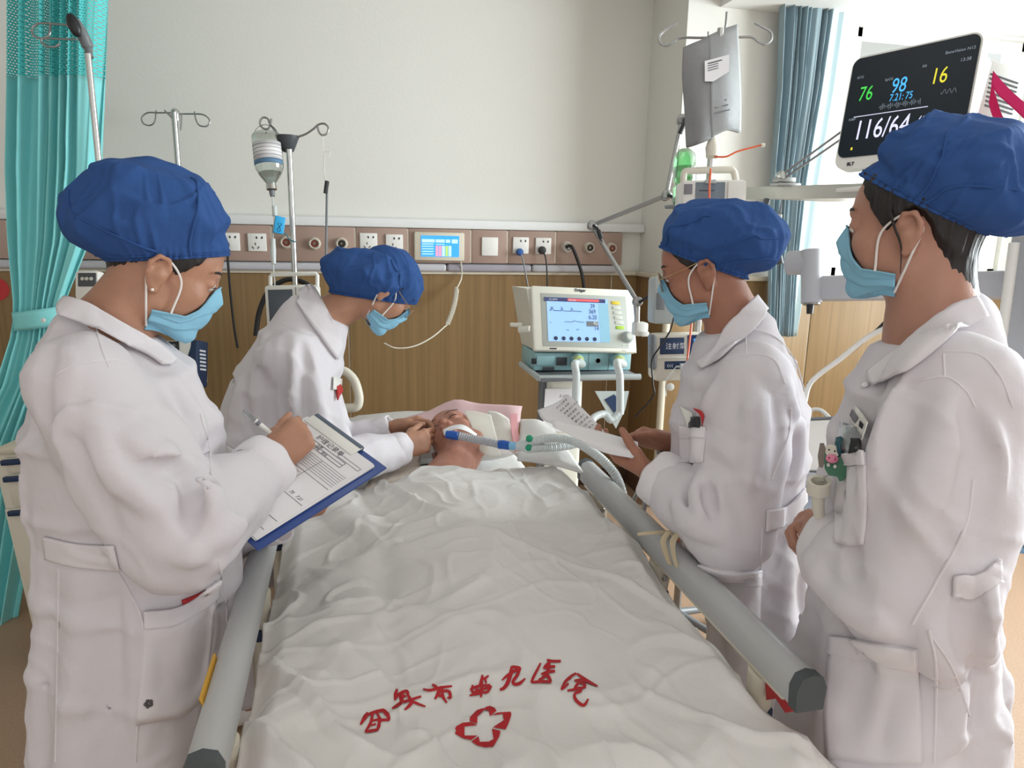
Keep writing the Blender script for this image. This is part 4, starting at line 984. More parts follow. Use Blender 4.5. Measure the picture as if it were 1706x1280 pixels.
bl(.04, .60, .96, .60); bl(.04, .38, .96, .38); bl(.04, .18, .96, .18); bl(.04, .08, .96, .08)
for u in (.3, .62): bl(u, .18, u, .76, .0005)
for i in range(6): bl(.04, .57-.028*i, .6, .57-.028*i, .0003)
bl(.66, .90, .96, .90); bl(.66, .87, .96, .87); bl(.66, .9, .66, .87); bl(.96, .9, .96, .87)
ln_.build('ruled_lines', 'ink_grey', pc)
text('printed_heading', '护理记录单', board_pt(.30, .885), ex, ey, .016, 'ink', pc, ext=.0001)
for i, s_ in enumerate(('姓名        床号        日期', '时间   体温   脉搏   呼吸   血压')): text('printed_row', s_, board_pt(.06, .838-i*.03), ex, ey, .0082, 'ink', pc, ext=.0001)
for i in range(4): text('handwriting', ('36.8', '7-5', '20', '98')[i], board_pt(.12+.11*i, .50-.055*(i % 2)), ex, ey, .011, 'ink', pc, ext=.0001, shear=.3)
for i in range(3): text('handwriting', ('66', '75', '7.21')[i], board_pt(.64+.09*i, .40), ex, ey, .010, 'ink', pc, ext=.0001, shear=.3)
p0 = AZ(405, 684, (Vector(hw)-CAM).dot(cF)+.0); p1 = board_pt(.42, .66, .008)
pen = thing('ballpoint_pen', 'white capped pen held by the nurse writing at left', 'pen', p1)
d_ = (p1-p0).normalized(); pl = (p1-p0).length
MB().tube([p0+d_*.03, p1-d_*.018], .0052, 12).build('barrel', 'plastic_white', pen); MB().tube([p0, p0+d_*.004, p0+d_*.03], [.0045, .006, .006], 12).build('pen_cap', 'clear_plastic', pen)
MB().tube([p1-d_*.018, p1], [.004, .0008], 10).build('nib', 'grey_mid', pen); MB().tube([p0+d_*.034, p0+d_*.042], .0055, 12).build('pen_band', 'ink_grey', pen)

# ---- nurse 2: bending over the patient
n = N2 = Nurse('nurse with glasses and blue cap bending over the patient\'s face', (634, 482), 2.03, R_(6), -1, 'skin_b')
n.O = n.O+n.L*.075
n.start([((500, 482), (566, 560), .07), ((440, 545), (560, 620), .165), ((392, 610), (555, 690), .18), ((366, 690), (545, 770), .175), ((350, 780), (500, 845), .16), ((328, 880), (452, 895), .17)], .45, (.19, .13))
n.head(n.Q(634, 484), R_(44), R_(4), .97, neck=n.Q(532, 535), neck_r=(.05, .058))
w2 = n.Q(672, 746, -.02); n.arm(n.Q(486, 600, .155), n.Q(556, 776, .12), w2, (.078, .08, .078, .055))
hand(n.body, w2, n.Q(762, 718, -.10)-w2, n.L+A3((0, 0, -.35)), A3((0, 0, 1)), ((32, 38, 25), (36, 42, 25), (42, 44, 25), (48, 44, 25)), (25, 20), 1.0, tdir=(.8, .4, .4))
w2l = n.Q(655, 714, -.20); n.arm(n.Q(500, 590, -.15), n.Q(560, 745, -.26), w2l, (.078, .078, .075, .052))
hand(n.body, w2l, n.Q(752, 700, -.16)-w2l, -n.L*.8+A3((0, 0, -.6)), A3((0, 0, 1)), ((28, 35, 25),)*4, (25, 20), .98, tdir=(.8, .4, .4))
n.legs(); n.finish_body()
n.folds(ridges=[(.018, (478, 590), (484, 660), (500, 740)), (.014, (520, 600), (530, 680), (545, 740)), (.014, (440, 560), (430, 640), (440, 740)), (.014, (400, 640), (395, 720), (390, 780))], grooves=[(.016, (475, 560), (472, 650), (485, 720)), (.014, (455, 640), (450, 700), (462, 760)), (.012, (505, 570), (510, 620))])
n.finish_coat(.9, .010, 8, 4, elb=[(n.Q(560, 750, .2), n.f, .1, .004)])
n.collar_stand(.0)
n.patch('collar', [[(497, 486), (520, 478), (532, 492)], [(497, 500), (535, 520), (566, 566)], [(494, 504), (520, 545), (560, 600)]], off=.009, nu=20)
n.seam([(470, 540), (500, 552), (530, 556)]); n.patch('belt', [[(352, 730), (380, 742), (420, 768)], [(354, 758), (380, 772), (410, 796)]], off=.007)
surgical_cap(n.HS, n.h, n.Q(606, 462), n.Q(683, 472)-n.Q(606, 462), n.Q(610, 412)-n.Q(606, 462), n.L*.105, n.Q(678, 506), n.Q(545, 488), n.root, 23, creases=[((320, 0), (312, 30), (300, 55))], tuck=34)
hair_shell(n.HS, n.h, [(0, 60), (25, 42), (40, 26), (52, 10), (62, 0), (75, 4), (90, 14), (110, 4), (140, -14), (180, -22)], n.root, .004)
face_mask(n.HS, n.h, n.root); eyes(n.h, n.root, n.HS); glasses(n.h, n.root, n.HS, dz=-.006)
P = onto(n.sup, [(566, 655)], .35, 3.4)[0]
bdg = n.patch('name_badge', [(552, 628), (566, 630), (565, 652), (551, 650)], off=.008, thick=.002, m='plastic_white', nu=4, nv=4); n.patch('red_pen_cap', [(557, 646), (563, 642), (567, 650), (560, 668)], off=.010, thick=.006, m='red', nu=4, nv=4)

# ---- nurse 3: right of the bed, reading a sheet
n = N3 = Nurse('nurse with glasses at right of the bed, reading a sheet of paper', (1176, 455), 1.60, R_(152), 1, 'skin_c')
n.O = n.O-n.L*.072
n.start([((1268, 512), (1178, 592), .072), ((1312, 575), (1150, 650), .165), ((1342, 665), (1128, 715), .18), ((1344, 750), (1124, 780), .175), ((1330, 850), (1130, 850), .165), ((1332, 930), (1150, 930), .175), ((1340, 1010), (1185, 1000), .185), ((1334, 1150), (1190, 1150), .195)], .38, (.205, .18))
n.head(n.Q(1177, 457), R_(17), R_(-4), .98, neck=n.Q(1230, 554), neck_r=(.058, .068))
w3 = n.Q(1092, 792, .11); n.arm(n.Q(1256, 640, .16), n.Q(1216, 880, .24), w3, (.088, .1, .1, .068))
hand(n.body, w3, n.Q(1012, 752, .07)-w3, A3((0, 0, 1))-n.L*.5, -n.nv*-.6+A3((0, 0, .6)), ((12, 22, 15), (14, 24, 15), (16, 26, 15), (18, 28, 18)), (10, 10), 1.05, spread=.03, tdir=(.75, .5, .5))
w3r = n.Q(1118, 738, -.13); n.arm(n.Q(1240, 640, -.16), n.Q(1190, 820, -.21), w3r, (.085, .085, .08, .055))
hand(n.body, w3r, n.Q(1002, 716, -.05)-w3r, A3((0, 0, -.7))+n.L*.6, n.nv*.3+A3((0, 0, .6)), ((30, 35, 20), (35, 38, 20), (40, 40, 20), (45, 40, 20)), (5, 5), 1.05, spread=.03, tdir=(.9, .3, .1))
n.legs(); n.finish_body()
n.folds(ridges=[(.02, (1250, 640), (1262, 720), (1240, 820)), (.016, (1160, 790), (1170, 830), (1180, 880)), (.015, (1310, 640), (1330, 720), (1325, 800)), (.014, (1130, 840), (1150, 870), (1190, 895)), (.014, (1190, 640), (1170, 700), (1160, 760))],
    grooves=[(.016, (1172, 760), (1196, 780), (1204, 792)), (.013, (1150, 800), (1158, 850)), (.012, (1182, 810), (1190, 860)), (.012, (1285, 660), (1300, 740), (1290, 800))])
n.finish_coat(.98, .010, 9, 7, elb=[(n.Q(1190, 800, .28), n.f, .1, .005)])
n.collar_stand(.10)
n.patch('collar', [[(1257, 494), (1238, 513), (1210, 545), (1190, 585), (1164, 606)], [(1266, 506), (1250, 528), (1222, 560), (1196, 590), (1166, 612)], [(1276, 518), (1262, 542), (1232, 572), (1202, 600), (1172, 616)]], off=.010, nu=30)
n.patch('belt', [[(1276, 850), (1310, 842), (1340, 812)], [(1274, 886), (1310, 872), (1341, 836)]], off=.007, nu=14)
n.patch('chest_pocket', [[(1133, 712), (1155, 714), (1178, 716)], [(1133, 770), (1150, 772), (1172, 770)]], off=.005); n.patch('pocket_hem', [(1134, 710), (1178, 714), (1176, 732), (1133, 728)], off=.008)
n.patch('lower_pocket', [[(1168, 940), (1210, 950), (1266, 952)], [(1180, 1040), (1215, 1055), (1264, 1060)]], off=.005); n.patch('pocket_hem', [[(1166, 938), (1210, 950), (1266, 950)], [(1178, 960), (1210, 976), (1266, 977)]], off=.009)
n.seam([(1270, 880), (1268, 940), (1266, 1060)]); n.seam([(1242, 545), (1290, 560), (1324, 600), (1340, 650)]); n.seam([(1242, 550), (1244, 595)]); n.seam([(1205, 600), (1250, 590), (1290, 600), (1308, 640)]); n.seam([(1318, 680), (1312, 730), (1285, 800)], .0022)
bdg = n.patch('name_badge', [(1136, 676), (1158, 688), (1160, 714), (1148, 712)], off=.010, thick=.002, m='plastic_white', nu=5, nv=4)
n.patch('black_pen', [(1156, 698), (1168, 696), (1168, 716), (1156, 714)], off=.012, thick=.008, m='black_plastic', nu=4, nv=4); n.patch('red_scissor_handle', [[(1163, 682), (1172, 684), (1178, 694)], [(1170, 690), (1172, 698), (1172, 714)]], off=.013, thick=.005, m='red', nu=8, nv=4)
surgical_cap(n.HS, n.h, n.Q(1206, 398), n.Q(1097, 398)-n.Q(1206, 398), n.Q(1206, 331)-n.Q(1206, 398), n.L*.108, n.Q(1094, 412), n.Q(1276, 478), n.root, 5, creases=[((20, 4), (40, 26), (62, 48)), ((80, 20), (110, 36), (150, 40)), ((100, 8), (125, 20), (165, 26))], tuck=26)
hair_shell(n.HS, n.h, [(0, 60), (25, 44), (40, 26), (52, 10), (62, -4), (75, -2), (90, 10), (110, -6), (140, -30), (180, -40)], n.root, .005)
face_mask(n.HS, n.h, n.root); eyes(n.h, n.root, n.HS); glasses(n.h, n.root, n.HS, rx=.025, ry=.024, dz=-.004)
d3 = nrm(w3r-n.Q(1190, 820, -.21)); u_ = nrm(np.cross(d3, n.L)); v_ = np.cross(d3, u_); bm_ = MB()
for i in range(22):
    a = i*2*math.pi/22; bm_.ball(w3r-d3*.008+(u_*math.cos(a)*1.0+v_*math.sin(a)*1.0)*.033, .0062, 6)
bm_.build('black_bracelet', 'black_rubber', n.root)
# the sheets
def px_sheet(name, label, rows, m='paper', nu=12, nv=12):
    o = sheet(name, [[AZ(*p) for p in r] for r in rows], m, None, nu, nv, .0006); return tag(o, label, 'paper')
zh = (Vector(w3)-CAM).dot(cF)
s1 = px_sheet('paper_sheet', 'curved white paper sheet nearest the reader, held by the nurse right of the bed', [[(918, 700, zh+.06), (975, 712, zh+.05), (1063, 737, zh+.02)], [(922, 712, zh+.03), (985, 735, zh+.0), (1062, 752, zh-.02)], [(934, 716, zh+.02), (1000, 752, zh-.01), (1054, 764, zh-.03)]])
rowsT = [[(927, 668, zh+.16), (944, 658, zh+.16), (960, 675, zh+.16)], [(955, 692, zh+.12), (968, 690, zh+.12), (990, 706, zh+.12)], [(985, 716, zh+.08), (1000, 720, zh+.08), (1012, 724, zh+.08)]]
s2 = px_sheet('paper_sheet', 'printed white form standing up behind the curved sheet', [[(895, 684, zh+.2), (925, 672, zh+.18), (947, 657, zh+.16)], [(905, 700, zh+.16), (950, 695, zh+.13), (980, 690, zh+.12)], [(935, 712, zh+.1), (985, 722, zh+.08), (1010, 722, zh+.08)]])
pa, pb, pcn = AZ(927, 684, zh+.165), AZ(950, 663, zh+.155), AZ(992, 716, zh+.085)
exs = (pb-pa).normalized(); eys = (pa-(pcn-(pb-pa)*.5)).normalized(); nz_ = exs.cross(eys)
for i in range(9):
    c_ = AZ(928+6.2*i, 682+4.6*i, zh+.155-.009*i); text('printed_line', ('护士记录单', '姓名 年龄', '医嘱 执行 时间', '吸痰 翻身', '鼻饲 200', '雾化 吸入', '口腔 护理', '血压 116', '脉搏 76')[i], c_+(CAM-c_).normalized()*.006, exs, eys, .0075, 'ink', s2, ext=.0001)

# ---- nurse 4: right foreground
n = N4 = Nurse('tall nurse in the right foreground with a cow badge reel on her pocket', (1520, 388), 1.13, R_(136), 1, 'skin_d')
n.O = n.O-n.L*.07
n.start([((1640, 512), (1475, 640), .075), ((1682, 600), (1422, 690), .17), ((1698, 690), (1392, 765), .19), ((1692, 790), (1370, 830), .185), ((1664, 930), (1366, 940), .17), ((1664, 1010), (1360, 1010), .185), ((1668, 1120), (1335, 1120), .20), ((1668, 1270), (1310, 1270), .215)], .38, (.22, .2))
n.head(n.Q(1522, 392), R_(2), R_(-8), 1.0, neck=n.Q(1558, 556), neck_r=(.06, .074))
w4 = n.Q(1384, 915, .11); n.arm(n.Q(1590, 660, .185), n.Q(1520, 985, .255), w4, (.09, .105, .108, .075))
hand(n.body, w4, n.Q(1345, 880, .03)-w4, -n.nv+A3((0, 0, -.2)), A3((0, 0, 1)), ((50, 60, 30),)*4, (25, 20), .95)
w4r = n.Q(1400, 884, -.08); n.arm(n.Q(1560, 660, -.165), n.Q(1530, 930, -.22), w4r, (.09, .09, .085, .062))
hand(n.body, w4r, n.Q(1322, 866, -.02)-w4r, n.nv*.6+A3((0, 0, -.4)), A3((0, 0, 1)), ((45, 55, 30),)*4, (25, 20), .95)
n.legs(); n.finish_body()
n.folds(ridges=[(.024, (1585, 660), (1560, 780), (1520, 900)), (.02, (1640, 700), (1640, 800), (1600, 900)), (.018, (1340, 930), (1400, 1010), (1480, 1050)), (.016, (1630, 960), (1640, 1080), (1645, 1240)), (.018, (1550, 1050), (1580, 1130), (1590, 1250)), (.014, (1500, 660), (1470, 740), (1440, 830))],
    grooves=[(.016, (1610, 680), (1625, 760), (1600, 870)), (.016, (1650, 760), (1640, 850), (1625, 900)), (.014, (1415, 890), (1412, 930), (1420, 960)), (.016, (1450, 690), (1430, 760), (1425, 850)), (.016, (1615, 960), (1612, 1040), (1620, 1120))])
n.finish_coat(1.0, .012, 8, 9, elb=[(n.Q(1430, 940, .28), n.f, .12, .004)])
n.collar_stand(.10)
n.patch('collar', [[(1618, 494), (1585, 511), (1540, 545), (1490, 590), (1450, 625)], [(1628, 510), (1596, 535), (1545, 575), (1495, 612), (1452, 640)], [(1638, 530), (1603, 550), (1555, 592), (1505, 625), (1458, 648)]], off=.012, nu=30)
n.patch('belt', [[(1588, 958), (1630, 955), (1662, 930)], [(1584, 994), (1630, 994), (1664, 968)]], off=.007, nu=14)
n.patch('chest_pocket', [[(1400, 756), (1422, 756), (1443, 754)], [(1392, 850), (1420, 858), (1445, 856)], [(1392, 905), (1420, 910), (1440, 908)]], off=.005); n.patch('pocket_hem', [(1402, 754), (1444, 752), (1446, 776), (1402, 778)], off=.009)
n.patch('lower_pocket', [[(1385, 1060), (1460, 1070), (1530, 1082)], [(1375, 1170), (1450, 1190), (1534, 1200)], [(1378, 1262), (1450, 1270), (1536, 1272)]], off=.005, nu=20); n.patch('pocket_hem', [[(1385, 1058), (1460, 1069), (1530, 1081)], [(1382, 1090), (1460, 1102), (1530, 1112)]], off=.009, nu=20)
n.seam([(1548, 1050), (1560, 1120), (1556, 1270)], .0022); n.seam([(1552, 1060), (1590, 1120), (1625, 1220)], .0016); n.seam([(1572, 585), (1630, 590), (1665, 625), (1688, 680)]); n.seam([(1572, 590), (1574, 628)]); n.seam([(1522, 636), (1575, 628), (1608, 650), (1625, 678)]); n.seam([(1622, 800), (1608, 880), (1560, 970), (1520, 1040)], .0022)
n.button(1443, 644)
bdg = n.patch('name_badge', [(1432, 676), (1454, 706), (1444, 736), (1424, 706)], off=.008, thick=.002, m='plastic_white', nu=6, nv=4)
n.patch('badge_photo', [(1428, 684), (1436, 696), (1430, 706), (1424, 694)], off=.0095, thick=.001, m='ink_grey', nu=3, nv=3); n.patch('badge_bars', [(1437, 700), (1443, 706), (1440, 715), (1434, 709)], off=.0095, thick=.001, m='ink', nu=3, nv=3)
n.patch('clear_badge_sleeve', [(1408, 704), (1432, 712), (1426, 752), (1402, 748)], off=.010, thick=.002, m='clear_plastic', nu=5, nv=5)
n.patch('teal_pen', [(1402, 734), (1409, 734), (1409, 756), (1402, 756)], off=.012, thick=.008, m=mat('teal_dark', (30, 84, 96), .4), nu=4, nv=4); n.patch('black_pen_clip', [(1418, 736), (1435, 734), (1439, 754), (1417, 754)], off=.012, thick=.009, m='black_plastic', nu=5, nv=4)
surgical_cap(n.HS, n.h, n.Q(1608, 318), n.Q(1762, 345)-n.Q(1608, 318), n.Q(1600, 192)-n.Q(1608, 318), n.L*.112, n.Q(1427, 292), n.Q(1672, 408), n.root, 31, clear_=.016, creases=[((78, 0), (80, 30), (60, 60)), ((88, 4), (100, 22), (140, 30), (170, 26))], tuck=24)
hair_shell(n.HS, n.h, [(0, 60), (20, 48), (36, 30), (48, 12), (58, -12), (68, -6), (90, 12), (105, 0), (120, -32), (140, -48), (180, -58)], n.root, .012)
face_mask(n.HS, n.h, n.root); eyes(n.h, n.root, n.HS)
tubeN(bez([n.Q(1482, 345, .078), n.Q(1490, 375, .082), n.Q(1500, 410, .082), n.Q(1500, 455, .076)], 20), [.0025]*10+[.0012]*60, 6) if False else None
st = bez([Vector(n.Q(1482, 350, .08)), Vector(n.Q(1490, 378, .084)), Vector(n.Q(1501, 412, .082)), Vector(n.Q(1500, 456, .074))], 24)
MB().tube(st, [.0024*(1-i/len(st))+.0006 for i in range(len(st))], 6).build('hair_strand', 'hair_black', n.root)
# cow badge reel clipped to the pocket edge
cw = n.Q(1402, 772, .16); P = onto(n.sup, [(1402, 772)], .35, 3.2)[0]; Nn = A3(CAM-Vector(P)); Nn = nrm(Nn); u_ = nrm(np.cross(A3((0, 0, 1)), Nn)); v_ = np.cross(Nn, u_); pz = sz(1, P)
reel = thing('badge_reel', 'green cow-shaped badge reel with a pink snout clipped to a coat pocket', 'badge reel', P+Nn*.01)
def cp(px, py, o=0.): return Vector(P+u_*((px-1402)*pz)-v_*((py-772)*pz)+Nn*(.012+o))
mat('cow_green', (62, 120, 92), .45); mat('cow_pink', (232, 142, 172), .45); mat('cow_brown', (128, 116, 108), .5)
MB().prism([cp(*p) for p in ((1376, 752), (1384, 745), (1398, 750), (1408, 756), (1413, 768), (1414, 785), (1408, 800), (1402, 802), (1398, 795), (1385, 795), (1378, 785), (1375, 768))], Nn*.006).build('cow_body', 'cow_green', reel)
MB().prism([cp(*p, .006) for p in ((1376, 748), (1380, 744), (1388, 744), (1396, 748), (1396, 760), (1390, 768), (1380, 766), (1376, 758))], Nn*.003).build('cow_face', 'plastic_cream', reel)
MB().ball(cp(1387, 767, .011), (.010, .010, .0075), 10).build('cow_snout', 'cow_pink', reel)
for q in ((1383, 766), (1392, 767)): MB().ball(cp(*q, .0205), .0016, 6).build('nostril', 'red', reel)
for q in ((1381, 753), (1390, 754)): MB().ball(cp(*q, .0095), .0015, 6).build('cow_eye', 'dark', reel)
for q in ((1383, 778), (1393, 779)): MB().ball(cp(*q, .009), (.0028, .0028, .0035), 6).build('cow_tooth', 'plastic_white', reel)
MB().prism([cp(*p) for p in ((1366, 744), (1372, 743), (1376, 752), (1377, 772), (1375, 784), (1369, 784), (1365, 766))], Nn*.005).build('cow_hind', 'cow_brown', reel)
MB().tube(bez([cp(1384, 795), cp(1378, 800), cp(1380, 806), cp(1372, 808)], 12), .0012, 6).build('chain', 'steel_dull', reel)
# roll of tape hanging under it
rc = Vector(cp(1372, 812, -.004)); tape = thing('tape_roll', 'cream roll of medical tape hanging below the cow badge reel', 'tape roll', rc)
MB().lathe([(.013, -.011), (.019, -.011), (.019, .011), (.013, .011), (.013, -.011)], rc-Vector((0, 0, .004)), Vector((0, 0, 1))*.95+Vector(Nn)*.3, 28).build('tape', 'plastic_cream', tape)
MB().tube([rc+Vector((0, 0, -.008)), rc+Vector((.004, 0, -.045)), rc+Vector((.012, -.002, -.07))], [.011, .010, .008], 10).build('hanging_tail', 'plastic_cream', tape)
# ------------------------------------------------------------ patient in the bed
mat('gauze', (238, 236, 226), .9, alpha=.6); mat('pad_pink', (238, 204, 208), .85); mat('pad_white', (236, 234, 228), .9, bump=.002, bscale=60); mat('tape_white', (238, 238, 238), .7)
mat('tube_grey', (176, 178, 184), .35); mat('tube_clear', (214, 220, 220), .3, alpha=.85); mat('conn_blue', (28, 88, 176), .35); mat('conn_ltblue', (128, 186, 224), .35); mat('cap_green', (20, 148, 108), .4)
pr_ = thing('person', 'patient lying in the bed under the white cover with a taped breathing tube', 'person', (.28, 1.8, .62))
po = A3(AZ(764, 742, 2.42)); ph_ = Head(po, (-.5, -.22, .84), (.84, .0, .5), 1.12)
mat('hair_grey', (92, 78, 72), .8)
PB = SDF(); head_prims(PB, ph_); PS_ = SDF(); head_prims(PS_, ph_, ears=False)
nk = A3(AZ(738, 790, 2.2)); nk[2] = .735
for S in (PB, PS_): S.cone(ph_.l(-.02, 0, -.03), nk, .062, .07, .03)
PB.ell(ph_.l(.02, .04, -.075), (.05, .05, .04), ph_.R, .03)
ch = A3((.27, 1.95, .655))
PB.seg(nk-A3((0, .03, .04)), ch, (.13, .05), (.19, .065), (1, 0, 0), .04); PB.seg(ch, (.27, 1.5, .65), (.19, .065), (.16, .055), (1, 0, 0), .03)
PB.chain([(.10, 2.03, .67), (.06, 1.75, .66), (.10, 1.5, .66)], [.05, .045, .035], .03); PB.chain([(.44, 2.03, .67), (.49, 1.75, .66), (.45, 1.5, .66)], [.05, .045, .035], .03)
for s_ in (-1, 1):
    PB.chain([(.27+.09*s_, 1.5, .65), (.27+.10*s_, 1.25, .655), (.27+.1*s_, 1.0, .65)], [.06, .05, .035], .03); PB.cone((.27+.1*s_, 1.0, .65), (.27+.12*s_, .97, .67), .035, .025, .02)
    hand(PB, (.27+.17*s_, 1.5, .655), (0, -1, 0), (0, 0, -1), (-s_*-1, 0, 0), sc=.9)
link('body', PB.mesh('body', .013, [(po-.17, po+.17, .003)], smooth_it=2), 'skin_p', pr_)
for y in (-1, 1):
    tubeN([ph_.l(.0955-.006*t*t, y*(.031+.0145*t), .0125-.003*t*t) for t in np.linspace(-1, 1, 9)], .0011, 6).build('eyelashes', 'lash', pr_)
    tubeN([ph_.l(.0975-.010*max(t, 0)**1.5*1.3, y*(.014+.036*(t+.15)), .040+.003*math.sin(t*2.6)) for t in np.linspace(-.1, 1, 10)], [.001+.0012*math.sin(math.pi*(i+.6)/10.5) for i in range(10)], 6).build('eyebrow', 'hair_grey', pr_)
hair_shell(PS_, ph_, [(0, 70), (40, 60), (60, 40), (90, 25), (140, 5), (180, 0)], pr_, .002, up=88, m='hair_grey')
# pillow, pads, towel
pw = MB(); t_ = bmesh.new(); bmesh.ops.create_cube(t_, size=2); bmesh.ops.subdivide_edges(t_, edges=list(t_.edges), cuts=13, use_grid_fill=True)
for v in t_.verts:
    x, y, z = v.co; e = 1-.9*max(abs(x), abs(y))**3.2; v.co = Vector((x*.35*(1-.05*y*y), y*.25*(1-.05*x*x), z*.075*max(e, .12)*(1+.06*math.sin(x*7+y*5))))
pw._add(t_, (.27, 2.66, .715), None); pl_ = pw.build('pillow', 'sheet_white', None); tag(pl_, 'white pillow under the patient\'s head', 'pillow')
def pxs(name, label, cat, rows, m, thick=.002, nu=14, nv=14, bumpf=None):
    o = sheet(name, [[AZ(*p) for p in r] for r in rows], m, None, nu, nv, thick, bumpf); return tag(o, label, cat)
wr_ = lambda P: .004*vnoise(P*22, 3)
pxs('underpad', 'pink edged disposable pad standing up behind the patient\'s head', 'pad', [[(668, 700, 2.72), (716, 684, 2.74), (757, 667, 2.7), (800, 673, 2.68), (870, 677, 2.6)], [(690, 716, 2.62), (730, 706, 2.64), (764, 700, 2.62), (810, 704, 2.58), (866, 704, 2.52)], [(700, 742, 2.54), (740, 742, 2.54), (780, 742, 2.52), (822, 742, 2.46), (858, 748, 2.4)]], 'pad_pink', bumpf=wr_)
pxs('quilted_pad', 'white quilted pad with a folded corner beside the patient\'s cheek', 'pad', [[(812, 684, 2.56), (830, 688, 2.53), (848, 700, 2.5)], [(818, 716, 2.46), (836, 720, 2.44), (856, 728, 2.42)], [(822, 745, 2.38), (842, 748, 2.36), (862, 762, 2.3)]], 'pad_white', bumpf=wr_)
pxs('pink_fold', 'narrow pink strip folded over the white pad near the hose', 'pad', [[(850, 690, 2.5), (862, 690, 2.5)], [(852, 720, 2.42), (864, 722, 2.42)], [(858, 752, 2.3), (880, 756, 2.3)]], mat('pad_rose', (240, 176, 182), .85))
pxs('gauze_veil', 'thin translucent dressing hanging beside the patient\'s face', 'dressing', [[(772, 684, 2.47), (795, 686, 2.46), (818, 692, 2.44)], [(786, 712, 2.35), (806, 718, 2.34), (826, 722, 2.34)], [(800, 752, 2.3), (815, 762, 2.28), (836, 762, 2.28)]], 'gauze', .001, bumpf=wr_)
pxs('neck_towel', 'cream ribbed towel tucked beside the patient\'s neck near the clipboard', 'towel', [[(628, 742, 2.46), (668, 744, 2.48), (702, 752, 2.46)], [(622, 770, 2.34), (660, 776, 2.34), (700, 778, 2.32)], [(610, 822, 2.1), (650, 806, 2.14), (696, 800, 2.18)]], 'terry', .01, bumpf=lambda P: .003*np.sin((P@A3((.7, .7, 0)))*260))
pxs('drawsheet', 'white sheet spread on the bed beyond the cover at left', 'sheet', [[(588, 720, 2.75), (650, 700, 2.8), (710, 694, 2.8)], [(560, 770, 2.4), (620, 770, 2.45), (690, 770, 2.45)], [(560, 860, 1.95), (610, 850, 2.0), (680, 820, 2.1)]], 'sheet_white', .004, bumpf=wr_)
pxs('rolled_sheet', 'white rolled sheet on the bed beside the ventilator hoses', 'sheet', [[(866, 702, 2.6), (896, 704, 2.55), (922, 720, 2.5)], [(868, 716, 2.45), (900, 714, 2.42), (930, 734, 2.38)], [(862, 768, 2.26), (918, 776, 2.2), (972, 790, 2.13)]], 'sheet_white', .01, bumpf=wr_)
pxs('mouth_tape', 'white tape strip across the patient\'s mouth holding the tube', 'tape', [[(738, 716, 2.28), (756, 709, 2.28), (774, 709, 2.28), (795, 724, 2.29)], [(740, 726, 2.27), (757, 716, 2.265), (772, 717, 2.265), (793, 727, 2.28)]], 'tape_white', .001)
# breathing tubes
def corrugated(mb, pts, r, pitch=.006, amp=.12, n=160, seg=14):
    P = bez(pts, n); L = 0; rs = [r]
    for a, b in zip(P, P[1:]): L += (b-a).length; rs.append(r*(1+amp*math.cos(L/pitch*2*math.pi)))
    mb.tube(P, rs, seg)
tt = thing('breathing_tube', 'short grey corrugated breathing tube with blue end connectors at the patient\'s mouth', 'tube', AZ(745, 724, 2.25))
mb = MB(); corrugated(mb, [AZ(762, 726, 2.245), AZ(785, 731, 2.24), AZ(806, 735, 2.23), AZ(834, 741, 2.21)], .0125, .0075, .1); mb.build('corrugated_hose', 'tube_grey', tt)
MB().tube([AZ(744, 724, 2.255), AZ(752, 725, 2.25), AZ(765, 727, 2.245)], [.0125, .0145, .0140], 16).build('connector', 'conn_blue', tt)
MB().tube([AZ(831, 741, 2.212), AZ(838, 741, 2.208), AZ(849, 743, 2.2)], [.014, .0145, .0135], 16).build('connector', 'conn_blue', tt)
yp = thing('hose_y_piece', 'clear hose y-piece with two green port caps above the white cover', 'connector', AZ(862, 743, 2.2))
MB().tube([AZ(848, 743, 2.2), AZ(858, 743, 2.198), AZ(864, 743, 2.196)], [.0125, .0125, .011], 16).build('cuff', 'conn_ltblue', yp)
MB().tube([AZ(860, 743, 2.197), AZ(872, 743, 2.194), AZ(884, 738, 2.19), AZ(892, 735, 2.185)], [.013, .018, .0135, .012], 16).tube([AZ(868, 744, 2.195), AZ(880, 748, 2.19), AZ(896, 747, 2.18)], [.013, .014, .012], 14).build('branch', 'tube_clear', yp)
for q in ((882, 731), (881, 746)): MB().lathe([(.010, 0), (.0115, .003), (.0105, .010), (.005, .013)], AZ(*q, 2.185), (CAM-AZ(*q, 2.2)).normalized(), 16).build('port_cap', 'cap_green', yp)
h1 = MB(); corrugated(h1, [AZ(888, 736, 2.185), AZ(920, 730, 2.18), AZ(955, 735, 2.16), AZ(985, 752, 2.1), AZ(1012, 775, 2.06), AZ(1030, 802, 2.06), AZ(1042, 850, 2.1), AZ(1044, 910, 2.14)], .0135, .007, .09, 260); o = h1.build('ventilator_hose', 'tube_clear', None); tag(o, 'clear corrugated hose from the y-piece over the bed toward the right rail', 'hose')
h2 = MB(); corrugated(h2, [AZ(892, 747, 2.18), AZ(930, 745, 2.2), AZ(962, 738, 2.24), AZ(985, 716, 2.32), AZ(988, 698, 2.42), AZ(1006, 690, 2.5), AZ(1018, 700, 2.52), AZ(1030, 690, 2.56)], .0125, .007, .09, 260); o = h2.build('ventilator_hose', 'tube_clear', None); tag(o, 'pale hose looping up behind the papers to the ventilator', 'hose')

